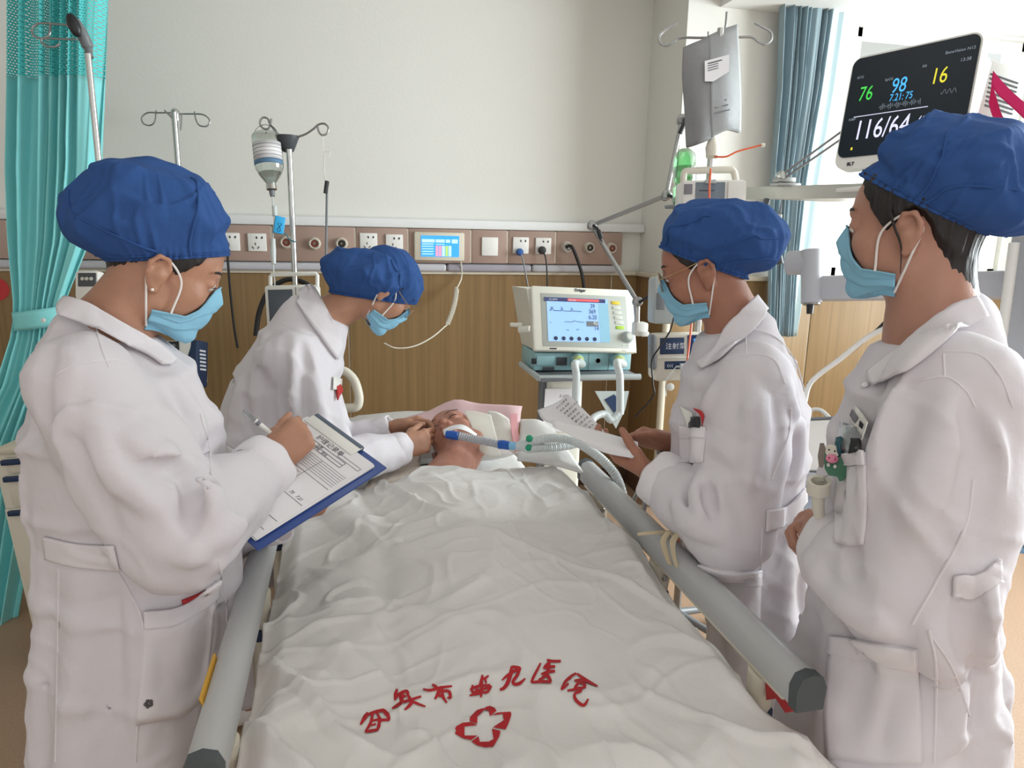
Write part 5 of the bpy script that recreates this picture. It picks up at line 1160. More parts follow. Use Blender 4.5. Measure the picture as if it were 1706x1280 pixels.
# ------------------------------------------------------------ surfaces drawn on device fronts
def face(TL, TR, BL):
    TL, TR, BL = Vector(TL), Vector(TR), Vector(BL); ex = TR-TL; ey = BL-TL; n = ex.cross(ey).normalized()
    if n.dot(CAM-TL) < 0: n = -n
    f = lambda u, v, up=0.: TL+ex*u+ey*v+n*up
    f.ex = ex; f.ey = ey; f.n = n; f.w = ex.length; f.h = ey.length; return f
def quadb(f, u0, v0, u1, v1, up, th, bev=0, mb=None):
    """raised box on a face"""
    mb = MB() if mb is None else mb; c = f((u0+u1)/2, (v0+v1)/2, up+th/2); return mb.box(c, (abs(u1-u0)*f.w, abs(v1-v0)*f.h, th), frame(f.ex, -f.ey), bev=bev)
def ftext(f, name, s, u, v, size, m, parent, **k): return text(name, s, f(u, v, .0012 if 'up' not in k else k.pop('up')), f.ex, -f.ey, size, m, parent, ext=.0001, **k)

# ventilator
mat('vent_white', (228, 226, 214), .4); mat('vent_grey', (178, 186, 186), .45); mat('vent_teal', (150, 190, 196), .4); mat('bezel_grey', (176, 180, 172), .45)
def screen_mat(name, c, e): m = mat(name, c, .25, emit=e, coat=.3); return m
screen_mat('screen_blue', (140, 176, 224), .62); screen_mat('screen_side', (128, 170, 190), .5); screen_mat('screen_dark', (58, 62, 100), .4); screen_mat('screen_red', (206, 92, 96), .45); mat('screen_ink', (38, 46, 74), .5)
vb = thing('ventilator', 'white and pale teal breathing ventilator with a lit blue screen beside the bed head', 'ventilator', (AY(975, 560, 2.9).x, 2.9, 0))
vf = face(AY(884, 482, 2.80), AY(1047, 489, 2.80), AY(901, 584, 2.70))
quadb(vf, -.03, -.07, 1.02, 1.0, -.03, .03, .012).build('front_panel', 'vent_white', vb)
hb = MB(); a, b, c, d = vf(-.02, -.05, -.03), vf(1.0, -.05, -.03), vf(1.0, .98, -.03), vf(-.02, .98, -.03); bk = Vector((0, .26, -.01))
hb.prism([a+Vector((.0, 0, 0)), b, c, d], bk); hb.box(vf(.48, -.02, -.15), (.37, .22, .03), bev=.012); hb.build('housing', 'vent_white', vb)
quadb(vf, .06, .06, .93, .93, .0, .002, .001).build('bezel', 'bezel_grey', vb)
sc = quadb(vf, .115, .125, .735, .845, .002, .002).build('screen', 'screen_blue', vb)
quadb(vf, .115, .125, .735, .19, .0042, .0004).build('header', 'screen_dark', sc); quadb(vf, .35, .135, .67, .178, .0047, .0004).build('alarm_strip', 'screen_red', sc); quadb(vf, .635, .20, .735, .845, .0042, .0004).build('key_strip', 'screen_side', sc)
g = MB()
def scurve(pts, r=.0009): g.tube([vf(u, v, .0052) for u, v in pts], r, 5)
scurve([(.15, .345), (.165, .345), (.175, .29), (.183, .285), (.19, .345), (.27, .345), (.277, .28), (.287, .345), (.37, .345), (.377, .29), (.387, .345), (.47, .345)], .0012)
scurve([(.28, .525), (.37, .525), (.375, .50), (.40, .515), (.48, .525)]); scurve([(.39, .64), (.40, .66), (.415, .64)]); scurve([(.29, .655), (.31, .665)]); scurve([(.14, .525), (.14, .56)], .0005)
for i in range(6): g.lathe([(.0085, 0), (.0085, .0006)], vf(.165+.078*i, .80, .0048), vf.n, 20)
g.build('traces_and_buttons', 'screen_ink', sc)
for i, (s_, v) in enumerate((('39', .285), ('369', .375), ('6.20', .47), ('45', .565), ('14', .655))):
    if s_ == '45': quadb(vf, .50, .505, .62, .59, .0047, .0004).build('value_box', 'grey_mid', sc)
    ftext(vf, 'reading', s_, .615, v, .026, 'screen_ink' if s_ != '45' else 'print_white', sc, up=.0056, align='RIGHT', xscale=.8)
ftext(vf, 'status_text', 'VC-SIMV', .16, .172, .010, 'print_white', sc, up=.0052); ftext(vf, 'alarm_text', 'Apnoea', .36, .172, .010, 'print_white', sc, up=.0056)
ftext(vf, 'maker_name', 'Dräger', .44, .005, .017, 'ink', vb, bold=.0006); ftext(vf, 'model_name', 'Evita', .82, .985, .009, 'ink_grey', vb)
quadb(vf, .09, .955, .16, .975, .0, .001).build('mark_strip', 'ink', vb)
mat('key_yellow', (228, 198, 60), .5); mat('key_green', (170, 206, 70), .5); mat('key_pale', (206, 208, 198), .5)
for i, m in enumerate(('key_yellow', 'key_pale', 'key_pale', 'key_pale', 'key_pale', 'key_green')): quadb(vf, .80, .15+.083*i, .885, .205+.083*i, .002, .002, .001).build('membrane_key', m, vb)
kb = MB().lathe([(.026, 0), (.024, .006), (.021, .007), (.02, .016), (.017, .02), (.004, .021)], vf(.905, .75, .002), vf.n, 28).build('rotary_knob', 'vent_grey', vb); MB().lathe([(.013, 0), (.012, .0015)], vf(.905, .75, .0225), vf.n, 20).build('knob_face', 'key_pale', kb)
for u in (.83, .88): quadb(vf, u, .875, u+.025, .895, .002, .001).build('membrane_key', 'key_pale', vb)
# gas block under the screen
gf = face(AY(890, 588, 2.74), AY(1052, 588, 2.74), AY(890, 618, 2.74))
quadb(gf, 0, 0, 1, 1, -.22, .22, .006).build('gas_block', 'vent_teal', vb)
quadb(gf, .02, .15, .2, .7, 0, .006, .002).build('flap', 'vent_teal', vb); quadb(gf, .22, .25, .33, .7, 0, .004, .002).build('latch', 'grey_dark', vb); quadb(gf, .08, .78, .2, .95, 0, .006, .002).build('latch', 'grey_dark', vb); quadb(gf, -.03, .3, .02, .6, 0, .01, .002).build('latch', 'black_plastic', vb)
for u in (.55, .76): quadb(gf, u, .02, u+.004, .98, 0, .001).build('joint', 'grey_mid', vb)
MB().lathe([(.012, 0), (.012, .0015), (.010, .0015), (.010, 0)], gf(.65, .45), gf.n, 20).build('ring_mark', 'vent_grey', vb)
for u, lo in ((.42, [(958, 606, 2.64), (960, 622, 2.63), (960, 640, 2.63), (958, 690, 2.64)]), (.84, [(1028, 604, 2.64), (1032, 622, 2.63), (1033, 640, 2.63), (1033, 690, 2.65)])):
    e = MB().lathe([(.027, 0), (.027, .02), (.020, .03), (.020, .05)], gf(u, .35, .0), gf.n, 20).build('valve_port', 'vent_teal', vb)
    MB().lathe([(.021, .03), (.022, .045), (.019, .052)], gf(u, .35, .0), gf.n, 20).build('valve_ring', mat('valve_lime', (196, 210, 130), .4) if 'valve_lime' not in MATS else 'valve_lime', e)
    MB().tube(bez([gf(u, .35, .05), gf(u, .45, .085)]+[AZ(*q) for q in lo], 30), .0145, 14).build('elbow_hose', 'tube_clear', vb)
# tray with front bar, trolley column
ty = 2.62; t0, t1 = AY(902, 632, ty), AY(1066, 632, ty)
MB().box(((t0.x+t1.x)/2, ty+.17, t0.z-.005), (t1.x-t0.x, .34, .016), bev=.004).build('tray', 'grey_mid', vb)
MB().tube([Vector((t0.x-.005, ty+.02, t0.z)), Vector((t1.x, ty-.005, t0.z))], .0125, 14).tube([Vector((t0.x-.005, ty+.02, t0.z)), Vector((AY(868, 600, 2.9).x, 2.9, t0.z+.01))], .012, 12).build('tray_bar', 'vent_grey', vb)
cx_ = AY(936, 680, 2.85).x; MB().box((cx_, 2.87, (t0.z-.02)/2+.04), (.155, .14, t0.z-.1), bev=.02, seg=3).build('trolley_column', 'vent_white', vb)
MB().box((cx_-.09, 2.86, (t0.z-.02)/2+.04), (.02, .06, t0.z-.12), bev=.006).build('column_rail', 'grey_mid', vb)
bs = MB()
for a in (45, 135, 225, 315): bs.tube([Vector((cx_, 2.87, .1)), Vector((cx_+.30*math.cos(R_(a)), 2.87+.26*math.sin(R_(a)), .085))], [.035, .025], 10)
bs.build('trolley_base', 'grey_mid', vb)
for a in (45, 135, 225, 315): MB().lathe([(.015, -.016), (.04, -.014), (.042, 0), (.04, .014), (.015, .016)], (cx_+.30*math.cos(R_(a)), 2.87+.26*math.sin(R_(a)), .042), (1, .3, 0)).build('caster', 'grey_dark', vb)
nf = face(AY(905, 648, 2.795), AY(962, 648, 2.795), AY(905, 720, 2.795))
quadb(nf, 0.02, 0, .95, 1, 0, .001).build('note_sheet', 'paper', vb)
for i, s_ in enumerate(('5:10', 'VT 6', '7.18')): ftext(nf, 'handwriting', s_, .45+.1*(i % 2), .2+.16*i, .018, 'ink', vb, shear=.4)
MB().tube([AY(869, 542, 2.8), AY(850, 541, 2.8)], [.011, .008], 12).tube([AY(866, 550, 2.79), AY(884, 548, 2.75)], .014, 12).build('side_handle', 'vent_white', vb)
cf_ = face(AY(985, 652, 2.95), AY(1048, 652, 2.95), AY(985, 715, 2.95))
MB().prism([cf_(.1, 0), cf_(1, 0), cf_(.9, .5), cf_(.66, 1)], (0, .004, 0)).build('hanging_card', 'vent_grey', vb); MB().prism([cf_(.35, .22, .003), cf_(.6, .08, .003), cf_(.78, .3, .003), cf_(.62, .6, .003)], (0, .002, 0)).build('card_print', 'navy', vb)
# hose support arm clamped to the ventilator
arm = thing('hose_support_arm', 'grey jointed support arm rising from the ventilator\'s right side', 'support arm', AZ(1062, 560, 2.62))
A0, A1, A2, A3_ = AZ(1062, 503, 2.6), AZ(986, 376, 2.72), AZ(1110, 326, 2.55), AZ(1136, 200, 2.6)
MB().box(AZ(1066, 548, 2.62), (.05, .05, .05), bev=.008).box(AZ(1072, 556, 2.6), (.03, .04, .018), bev=.004).build('clamp', 'plastic_white', arm)
MB().tube([AZ(1061, 545, 2.62), A0], .0105, 14).build('post', 'steel', arm)
for a, b in ((A0, A1), (A1, A2), (A2, A3_)): MB().tube([a, b], .0085, 12).build('arm_bar', 'steel_dull', arm)
for p_ in (A0, A1, A2, A3_): MB().lathe([(.016, -.018), (.019, -.014), (.019, .014), (.016, .018), (.008, .02)], p_, (-.3, -1, .1), 20).build('joint_knuckle', 'steel_dull', arm)
for p_, q_ in ((A1, AZ(1002, 398, 2.68)), (A0, AZ(1096, 482, 2.55)), (A2, AZ(1128, 342, 2.5)), (A3_, AZ(1133, 222, 2.56))): MB().tube(bez([p_+Vector((0, -.02, 0)), p_.lerp(q_, .4)+Vector((0, -.025, .004)), q_], 10), [.006]*6+[.009]*5+[.007]*9, 10).build('lock_lever', 'black_plastic', arm)

# ------------------------------------------------------------ wall terminal, plugs, cords
tm = thing('nurse_call_terminal', 'cream wall terminal with a lit blue touch screen on the brown console', 'terminal', AY(732, 436, YC))
tf = face(AY(690, 386, YC-.012), AY(774, 388, YC-.012), AY(690, 434, YC-.012)); quadb(tf, 0, 0, 1, 1, -.02, .026, .008).build('casing', 'cap_cream', tm)
screen_mat('term_blue', (56, 150, 226), .8); screen_mat('term_pale', (176, 214, 240), .7); screen_mat('term_pink', (214, 150, 180), .6); screen_mat('term_green', (170, 206, 120), .6)
ts_ = quadb(tf, .13, .12, .89, .86, .006, .002).build('screen', 'term_blue', tm); blk = MB()
for u0, v0, u1, v1 in ((.15, .25, .40, .36), (.42, .25, .60, .36), (.62, .25, .71, .36), (.74, .24, .86, .38), (.15, .40, .38, .43), (.15, .48, .38, .51), (.15, .57, .38, .60), (.15, .66, .38, .69), (.15, .75, .38, .78), (.42, .41, .6, .43)): quadb(tf, u0, v0, u1, v1, .0082, .0006, mb=blk)
blk.build('screen_fields', 'term_pale', ts_)
for i, m in enumerate(('term_pink', 'term_pink', 'term_pale', 'term_green', 'term_pale')): quadb(tf, .42+.065*i, .47, .475+.065*i, .84, .0082, .0006).build('screen_column', m, ts_)
cdp = [AY(768, 436, YC-.02), AY(769, 462, DW-.05), AY(761, 481, DW-.08)]; end = [AY(745, 541, DW-.25), AY(720, 562, DW-.4), AY(690, 577, DW-.5), AY(660, 580, DW-.55), AY(640, 572, DW-.6)]
cmb = MB().tube(bez(cdp, 16), .0035, 8); coil = []
for i in range(22*12+1):
    t = i/(22*12); c = cdp[-1].lerp(end[0], t)+Vector((.01*math.sin(t*3.1), 0, 0)); ax = (end[0]-cdp[-1]).normalized(); u_ = ax.orthogonal().normalized(); w_ = ax.cross(u_); a = i/12*2*math.pi; coil.append(c+(u_*math.cos(a)+w_*math.sin(a))*.0105)
cmb.tube(coil, .0034, 6); cmb.tube(bez(end, 30), .0035, 8); o = cmb.build('coiled_cord', 'plastic_cream'); tag(o, 'cream coiled handset cord hanging from the wall terminal', 'cord')
def plug(name, label, px, py, m, path, mc, r=.019, cr=.005):
    p = AY(px, py, YC-.012); t = thing(name, label, 'plug', p); MB().lathe([(r*.8, 0), (r, .006), (r, .022), (r*.72, .034), (r*.3, .036)], p, (0, -1, 0), 20).build('plug_body', m, t)
    P = [p+Vector((0, -.03, 0))]+[AY(a, b, DW-.10-.004*i) for i, (a, b) in enumerate(path)]; MB().tube(bez(P, 24), cr, 8).build('cord', mc, t)
plug('power_plug', 'blue power plug with a grey cord over the ventilator', 865, 420, 'blue', [(871, 432), (875, 452), (880, 480), (884, 505)], 'grey_mid', .02, .004)
plug('power_plug', 'black power plug with a black cord right of the blue plug', 902, 417, 'black_plastic', [(909, 430), (911, 450), (912, 480), (912, 505)], 'black_rubber', .022, .004)
plug('power_plug', 'black power plug on the far left socket behind the writing nurse', 376, 408, 'black_plastic', [(379, 425), (380, 440), (384, 490), (390, 545), (396, 580)], 'black_rubber', .02, .006)
p = AY(945, 411, YC-.03); gh = MB().tube(bez([p+Vector((0, .01, 0)), p+Vector((.01, -.05, 0)), AY(961, 430, DW-.13), AY(969, 455, DW-.14), AY(973, 480, DW-.15), AY(974, 510, DW-.16)], 30), .0095, 12).build('gas_hose', 'black_rubber'); tag(gh, 'thick black gas hose running from a console outlet down behind the ventilator', 'hose')

# ------------------------------------------------------------ infusion stands
def stand(label, base, top_z, r=.011, m='steel', sect=True, lg=.22):
    st = thing('infusion_stand', label, 'stand', (base.x, base.y, 0))
    MB().tube([(base.x, base.y, .1), (base.x, base.y, top_z)], r, 16).build('pole', m, st)
    if sect: MB().tube([(base.x, base.y, .09), (base.x, base.y, 1.0)], r*1.35, 16).lathe([(r*1.8, 0), (r*1.9, .05), (r*1.2, .06)], (base.x, base.y, .97)).build('lower_pole', 'steel_dull', st)
    for i in range(5):
        a = i*1.2566+.3; e = Vector((base.x+lg*math.cos(a), base.y+lg*math.sin(a), .07)); l = MB().tube([(base.x, base.y, .11), e], [.016, .011], 10).build('leg', 'grey_mid', st)
        MB().lathe([(.008, -.012), (.027, -.01), (.028, 0), (.027, .01), (.008, .012)], e+Vector((0, 0, -.041)), (math.sin(a), -math.cos(a), 0), 14).build('caster', 'grey_dark', l)
    return st
def hook(st, pts, z, r=.0035, m='steel_dull'): return MB().tube(bez([AZ(a, b, z+(c[0] if c else 0)) for a, b, *c in pts], 40), r, 8).build('hook', m, st)
b1 = AZ(156, 185, 2.3); s1_ = stand('infusion stand with a bent grey head beside the turquoise curtain', b1, AZ(148, 94, 2.3).z, .0095, lg=.13)
MB().tube(bez([AZ(149, 96, 2.3), AZ(146, 78, 2.3), AZ(136, 55, 2.28), AZ(124, 36, 2.27)], 16), [.012]*5+[.018]*12, 14).build('bent_head', 'grey_mid', s1_)
MB().ball(AZ(123, 42, 2.245), (.019, .016, .036), 12, frame((1, 0, .3), (0, 1, 0))).build('end_cap', 'black_plastic', s1_)
hook(s1_, [(118, 42), (90, 40), (66, 39), (54, 47), (56, 59), (70, 64), (82, 58), (84, 38)], 2.25); hook(s1_, [(128, 66), (100, 65), (74, 64), (69, 70), (78, 77), (92, 78), (100, 72)], 2.25)
b2 = AZ(297, 280, 3.25); s2_ = stand('infusion stand with double loop hooks behind the writing nurse\'s cap', b2, AZ(292, 190, 3.25).z, .013)
MB().lathe([(.019, -.03), (.021, .0), (.018, .016), (.008, .024)], AZ(292, 190, 3.25)).build('top_dome', 'steel', s2_)
hook(s2_, [(284, 188), (262, 188), (246, 188), (236, 196), (239, 206), (250, 209), (258, 202), (260, 184)], 3.25); hook(s2_, [(300, 190), (318, 190), (338, 191), (349, 200), (345, 210), (332, 209), (326, 198), (324, 186)], 3.25)
hook(s2_, [(274, 184), (284, 194), (292, 204)], 3.2); hook(s2_, [(303, 190), (302, 204), (301, 217)], 3.22)
MB().lathe([(.02, -.025), (.026, -.02), (.026, .02), (.02, .025)], AZ(331, 315, 3.2), (1, -.4, .3), 18).tube([AZ(331, 315, 3.2), Vector((b2.x, b2.y, AZ(331, 315, 3.2).z-.01))], .008, 8).build('clamp_knob', 'black_plastic', s2_)
b3 = AZ(484, 300, 2.9); s3_ = stand('infusion stand with a dark cone top holding a glass bottle', b3, AZ(480, 250, 2.9).z, .012)
MB().lathe([(.017, 0), (.024, .006), (.047, .060), (.048, .066), (.01, .067)], AZ(480, 254, 2.9), (0, 0, 1), 28).build('cone_head', 'grey_dark', s3_)
hook(s3_, [(470, 229), (460, 220), (450, 207), (446, 198), (438, 196), (433, 204), (437, 213), (446, 215), (451, 206), (452, 198)], 2.88, .0042); hook(s3_, [(492, 229), (508, 224), (522, 215), (530, 208), (540, 206), (547, 213), (544, 223), (536, 225), (531, 219), (529, 211)], 2.88, .0042)
zb = 2.86; ba, bb_ = AZ(443, 223, zb), AZ(453, 318, zb); bax = (bb_-ba).normalized(); L = (bb_-ba).length; q = L/95
bt = thing('infusion_bottle', 'upside-down glass infusion bottle with a white label on the left hook', 'bottle', ba)
prof = [(17, 0), (22, 1.5), (23.5, 5), (23.5, 54), (22, 60), (17, 70), (10.5, 79), (7.5, 83), (7.5, 87)]
MB().lathe([(r*q, h*q) for r, h in prof], ba, bax, 32).build('glass', 'bottle_glass', bt)
MB().lathe([(r*q*.93, h*q) for r, h in [(20, 66), (16, 71), (10, 80), (7, 84)]], ba, bax, 32).build('liquid', 'clear_plastic', bt)
MB().lathe([(8.6*q, 85*q), (8.6*q, 93*q), (6*q, 94*q)], ba, bax, 24).build('metal_cap', 'steel', bt); MB().lathe([(5*q, 95*q), (4*q, 104*q)], ba, bax, 14).build('spike', 'grey_mid', bt)
def band(name, h0, h1, m, parent, rr=23.9, a0=-2.2, a1=1.2):
    V = []; u_ = bax.cross(Vector((0, 1, 0))).normalized(); w_ = bax.cross(u_); 
    if w_.dot(CAM-ba) < 0: w_ = -w_
    for a in np.linspace(-1.25, 1.25, 20): V.append([list(ba+bax*(h*q)+(w_*math.cos(a)+u_*math.sin(a))*rr*q) for h in (h0, h1)])
    V = np.array(V); return slab(name, V, nrm(V-np.array(ba+bax*((h0+h1)/2*q))), m, parent, .0004)
lb = band('label', 18, 47, 'paper', bt); band('label_band', 47, 55, mat('label_blue', (92, 128, 160), .6), bt)
for i in range(4): band('label_print', 23+6*i, 23.7+6*i, 'ink_grey', lb, 24.3)
MB().tube(bez([AZ(441, 214, 2.88), AZ(443, 218, 2.86), ba], 10), .002, 6).tube(bez([AZ(420, 228, zb), AZ(428, 214, 2.87), AZ(440, 208, 2.88), AZ(456, 212, 2.87), AZ(464, 226, zb)], 24), .0012, 6).build('hanger_wire', 'grey_dark', bt)
il = thing('infusion_line', 'clear drip line with a drip chamber below the glass bottle', 'tube', AZ(456, 440, 2.86))
MB().tube(bez([AZ(453, 320, 2.86), AZ(455, 345, 2.86), AZ(457, 365, 2.86), AZ(455, 395, 2.86), AZ(455, 440, 2.86), AZ(458, 480, 2.85), AZ(457, 560, 2.84)], 40), .0026, 8).build('tube', 'tube_clear', il)
MB().tube([AZ(457, 344, 2.86), AZ(458, 360, 2.86)], [.010, .010], 14).tube([AZ(455, 398, 2.86), AZ(455, 420, 2.86), AZ(456, 440, 2.86)], [.009, .012, .009], 14).build('drip_chamber', 'tube_clear', il)
tgp = face(AZ(460, 359, 2.83), AZ(477, 363, 2.85), AZ(455, 387, 2.83)); bt_ = thing('blue_tag', 'bright blue plastic tag clipped to the drip line', 'tag', AZ(466, 375, 2.84)); mat('tag_blue', (40, 164, 220), .4)
quadb(tgp, 0, 0, 1, 1, -.014, .014, .003).build('tag_body', 'tag_blue', bt_)
MB().tube([tgp(.5+.16*math.sin(2*t), .62-.26*math.cos(t), .0008) for t in np.linspace(.35, 2*math.pi-.35, 30)], .0009, 5).build('tag_mark', 'navy', bt_)
MB().tube(bez([AZ(474, 388, 2.86), AZ(484, 400, 2.87), AZ(492, 403, 2.87)], 10), .003, 6).build('tie', mat('tie_teal', (60, 120, 130), .5), bt_)
hr = thing('hanging_rod', 'thin grey rod hung by white string from the right hook of the bottle stand', 'rod', AZ(543, 420, 2.88))
MB().tube([AZ(545, 303, 2.88), AZ(543, 440, 2.88)], .0048, 8).build('rod', 'grey_mid', hr); MB().tube([AZ(545, 302, 2.87), AZ(542, 322, 2.87)], [.009, .008], 8).build('clip', 'black_plastic', hr)
MB().tube(bez([AZ(538, 225, 2.88), AZ(539, 254, 2.88), AZ(540, 285, 2.88), AZ(543, 300, 2.88), AZ(540, 298, 2.88), AZ(541, 262, 2.88), AZ(541, 254, 2.88), AZ(550, 253, 2.88), AZ(548, 262, 2.88)], 40), .0014, 6).build('string', 'strap_white', hr)
# pump on the bottle stand
def pump_box(name, label, cat, f, depth, m='plastic_white'):
    t = thing(name, label, cat, f(.5, 1)); quadb(f, 0, 0, 1, 1, -depth, depth, .012).build('casing', m, t); return t
pf = face(AZ(441, 476, 2.78), AZ(523, 474, 2.78), AZ(442, 548, 2.8)); pm = pump_box('infusion_pump', 'white infusion pump with a dark screen and frame handle behind the bending nurse', 'pump', pf, .12)
quadb(pf, .08, .1, .58, .9, 0, .003, .002).build('screen', mat('lcd_dark', (74, 82, 92), .25), pm); quadb(pf, .66, .05, .95, .95, 0, .008, .004).build('door', 'plastic_white', pm); quadb(pf, .64, .05, .65, .95, 0, .002).build('groove', 'grey_mid', pm)
MB().tube([pf(.03, .05, -.05), pf(.03, -.22, -.05), pf(.06, -.26, -.05), pf(.97, -.26, -.05), pf(1.0, -.22, -.05), pf(1.0, .05, -.05)], .008, 10).build('handle', 'plastic_white', pm)
ah = MB().tube(bez([AZ(426, 560, 3.05), AZ(432, 520, 3.05), AZ(448, 485, 3.05), AZ(478, 466, 3.05), AZ(508, 472, 3.05), AZ(530, 492, 3.05), AZ(545, 540, 3.05)], 40), .011, 10).build('black_hose', 'black_rubber'); tag(ah, 'black hose arching over the pump behind the bending nurse', 'hose')
# pumps on the left stands, seen behind the writing nurse
pf = face(AZ(270, 568, 3.05), AZ(322, 566, 3.05), AZ(272, 642, 3.05)); pm = pump_box('infusion_pump', 'grey white pump with dark keypad and navy side behind the writing nurse\'s collar', 'pump', pf, .14)
quadb(pf, .02, .02, .55, .35, 0, .004, .002).build('keypad', 'black_plastic', pm)
for i in range(2): MB().lathe([(.008, 0), (.007, .003)], pf(.38, .12+.13*i, .004), pf.n, 12).build('key', 'grey_mid', pm)
sf = face(AZ(324, 566, 3.04), AZ(344, 570, 3.12), AZ(326, 644, 3.04)); quadb(sf, 0, 0, 1, 1, -.05, .055, .006).build('side_panel', 'navy', pm)
for i in range(6): quadb(sf, .3, .2+.08*i, .8, .24+.08*i, .006, .0006).build('side_print', 'print_white', pm)
MB().tube([pf(.5, .5, -.13), Vector((b2.x, b2.y, pf(.5, .5).z))], .018, 10).build('clamp', 'grey_mid', pm)
pf = face(AZ(122, 450, 2.24), AZ(162, 450, 2.24), AZ(124, 500, 2.24)); pm = pump_box('infusion_pump', 'small pump with a dark keypad between the curtain and the writing nurse\'s neck', 'pump', pf, .05)
quadb(pf, .2, .1, .95, .55, 0, .004, .002).build('keypad', 'grey_dark', pm)
for i in range(3): MB().lathe([(.006, 0), (.005, .003)], pf(.4+.18*i, .3, .004), pf.n, 12).build('key', 'key_pale', pm)
MB().tube([pf(.7, .5, -.03), Vector((b1.x, b1.y, pf(.5, .5).z))], .012, 10).build('clamp', 'grey_mid', pm)

# right stand with feeding bag and pump
b4 = AZ(1184, 270, 2.32); s4_ = stand('infusion stand with open wire hooks holding a grey bag, right of the bed', b4, AZ(1198, 60, 2.32).z, .011)
hook(s4_, [(1200, 62), (1165, 63), (1135, 63), (1122, 70), (1110, 76), (1100, 72), (1099, 60), (1108, 50), (1128, 38)], 2.32, .0042); hook(s4_, [(1196, 62), (1228, 62), (1252, 62), (1264, 70), (1275, 74), (1285, 66), (1284, 54), (1272, 46), (1257, 38)], 2.32, .0042)
hook(s4_, [(1205, 62), (1208, 48), (1210, 34), (1211, 20)], 2.31, .0042); hook(s4_, [(1180, 64), (1180, 53)], 2.3, .003)
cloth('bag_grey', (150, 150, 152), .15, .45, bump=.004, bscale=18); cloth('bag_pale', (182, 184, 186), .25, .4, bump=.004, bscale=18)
fb = thing('feeding_bag', 'grey feeding bag with a white label hanging on the right stand', 'bag', AZ(1186, 245, 2.28))
zz = 2.25
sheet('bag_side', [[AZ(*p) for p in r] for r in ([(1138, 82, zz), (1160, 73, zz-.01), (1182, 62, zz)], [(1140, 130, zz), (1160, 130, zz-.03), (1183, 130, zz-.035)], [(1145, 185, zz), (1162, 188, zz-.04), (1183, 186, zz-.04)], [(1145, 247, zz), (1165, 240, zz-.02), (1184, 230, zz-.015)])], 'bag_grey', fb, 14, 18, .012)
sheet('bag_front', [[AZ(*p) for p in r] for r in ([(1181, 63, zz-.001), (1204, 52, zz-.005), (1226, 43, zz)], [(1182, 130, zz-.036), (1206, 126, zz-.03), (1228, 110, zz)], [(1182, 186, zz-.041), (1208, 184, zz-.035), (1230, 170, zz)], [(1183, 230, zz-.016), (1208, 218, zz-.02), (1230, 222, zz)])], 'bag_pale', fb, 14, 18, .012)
lf = face(AZ(1174, 102, zz-.05), AZ(1215, 91, zz-.045), AZ(1174, 130, zz-.055)); lab = MB().prism([lf(0, 0), lf(1, 0), lf(.98, 1.0), lf(.35, 1.35), lf(0, 1.2)], lf.n*.001).build('bag_label', 'paper', fb)
for i in range(4): quadb(lf, .12, .18+.14*i, .55 if i else .7, .24+.14*i, .001, .0004).build('label_print', 'ink_grey' if i else 'ink', fb)
for i in range(5): quadb(face(AZ(1188, 150, zz-.05), AZ(1222, 142, zz-.045), AZ(1188, 200, zz-.055)), .05, .05+.18*i, .5+.08*i, .09+.18*i, .0, .0006).build('bag_print', 'grey_mid', fb)
MB().tube([AZ(1187, 230, zz-.01), AZ(1187, 246, zz-.01), AZ(1187, 262, zz-.01)], [.012, .022, .02], 16).build('bag_port', 'plastic_cream', fb)
MB().tube(bez([AZ(1190, 261, zz-.02), AZ(1210, 261, zz-.02), AZ(1230, 252, zz-.02), AZ(1268, 242, zz-.02)], 24), .0028, 8).build('feeding_lead', 'orange', fb); MB().lathe([(.006, -.006), (.007, 0), (.006, .006)], AZ(1271, 242, zz-.02), cR, 12).build('lead_cap', 'plastic_cream', fb)
fl = MB().tube(bez([AZ(1184, 282, 2.2), AZ(1182, 310, 2.18), AZ(1180, 345, 2.16), AZ(1165, 440, 2.2), AZ(1152, 540, 2.1), AZ(1145, 600, 2.0), AZ(1130, 700, 1.95), AZ(1124, 745, 1.93), AZ(1122, 800, 1.92), AZ(1126, 880, 1.85), AZ(1136, 930, 1.78), AZ(1142, 975, 1.72)], 80), .0032, 8).build('feeding_line', 'orange'); tag(fl, 'thin orange feeding line hanging from the pump over the right bed rail', 'tube')
pf = face(AZ(1136, 300, 2.24), AZ(1243, 299, 2.24), AZ(1137, 368, 2.26)); pm = pump_box('feeding_pump', 'white pump with a carrying handle and grey window under the feeding bag', 'pump', pf, .11)
quadb(pf, .2, .06, .66, .95, 0, .004, .003).build('window', mat('lcd_grey', (112, 124, 136), .3), pm); quadb(pf, .7, .04, .98, .96, 0, .008, .005).build('door', 'plastic_white', pm); quadb(pf, .35, .0, .52, .1, .0, .012, .003).build('latch', 'vent_grey', pm); quadb(pf, .03, .1, .16, .35, 0, .002, .001).build('sticker', 'ink_grey', pm); quadb(pf, .26, .25, .5, .28, .004, .001).build('slot', 'grey_dark', pm)
MB().tube(bez([pf(.08, .04, -.05), pf(.1, -.22, -.05), pf(.2, -.27, -.05), pf(.75, -.29, -.05), pf(.88, -.25, -.05), pf(.92, .02, -.05)], 30), .011, 12).build('handle', 'plastic_cream', pm)
gb = thing('green_bottle', 'clear green tinted water bottle standing behind the feeding pump', 'bottle', AZ(1140, 340, 2.42)); ga, gz = AZ(1140, 340, 2.42), AZ(1141, 250, 2.42); gl = (gz-ga).length
MB().lathe([(.036, 0), (.04, .006), (.04, gl*.3), (.036, gl*.36), (.04, gl*.42), (.04, gl*.8), (.034, gl*.92), (.02, gl)], ga, gz-ga, 28).build('bottle_body', 'green_plastic', gb); MB().lathe([(.041, gl*.45), (.041, gl*.66)], ga, gz-ga, 28).build('bottle_label', 'clear_plastic', gb)
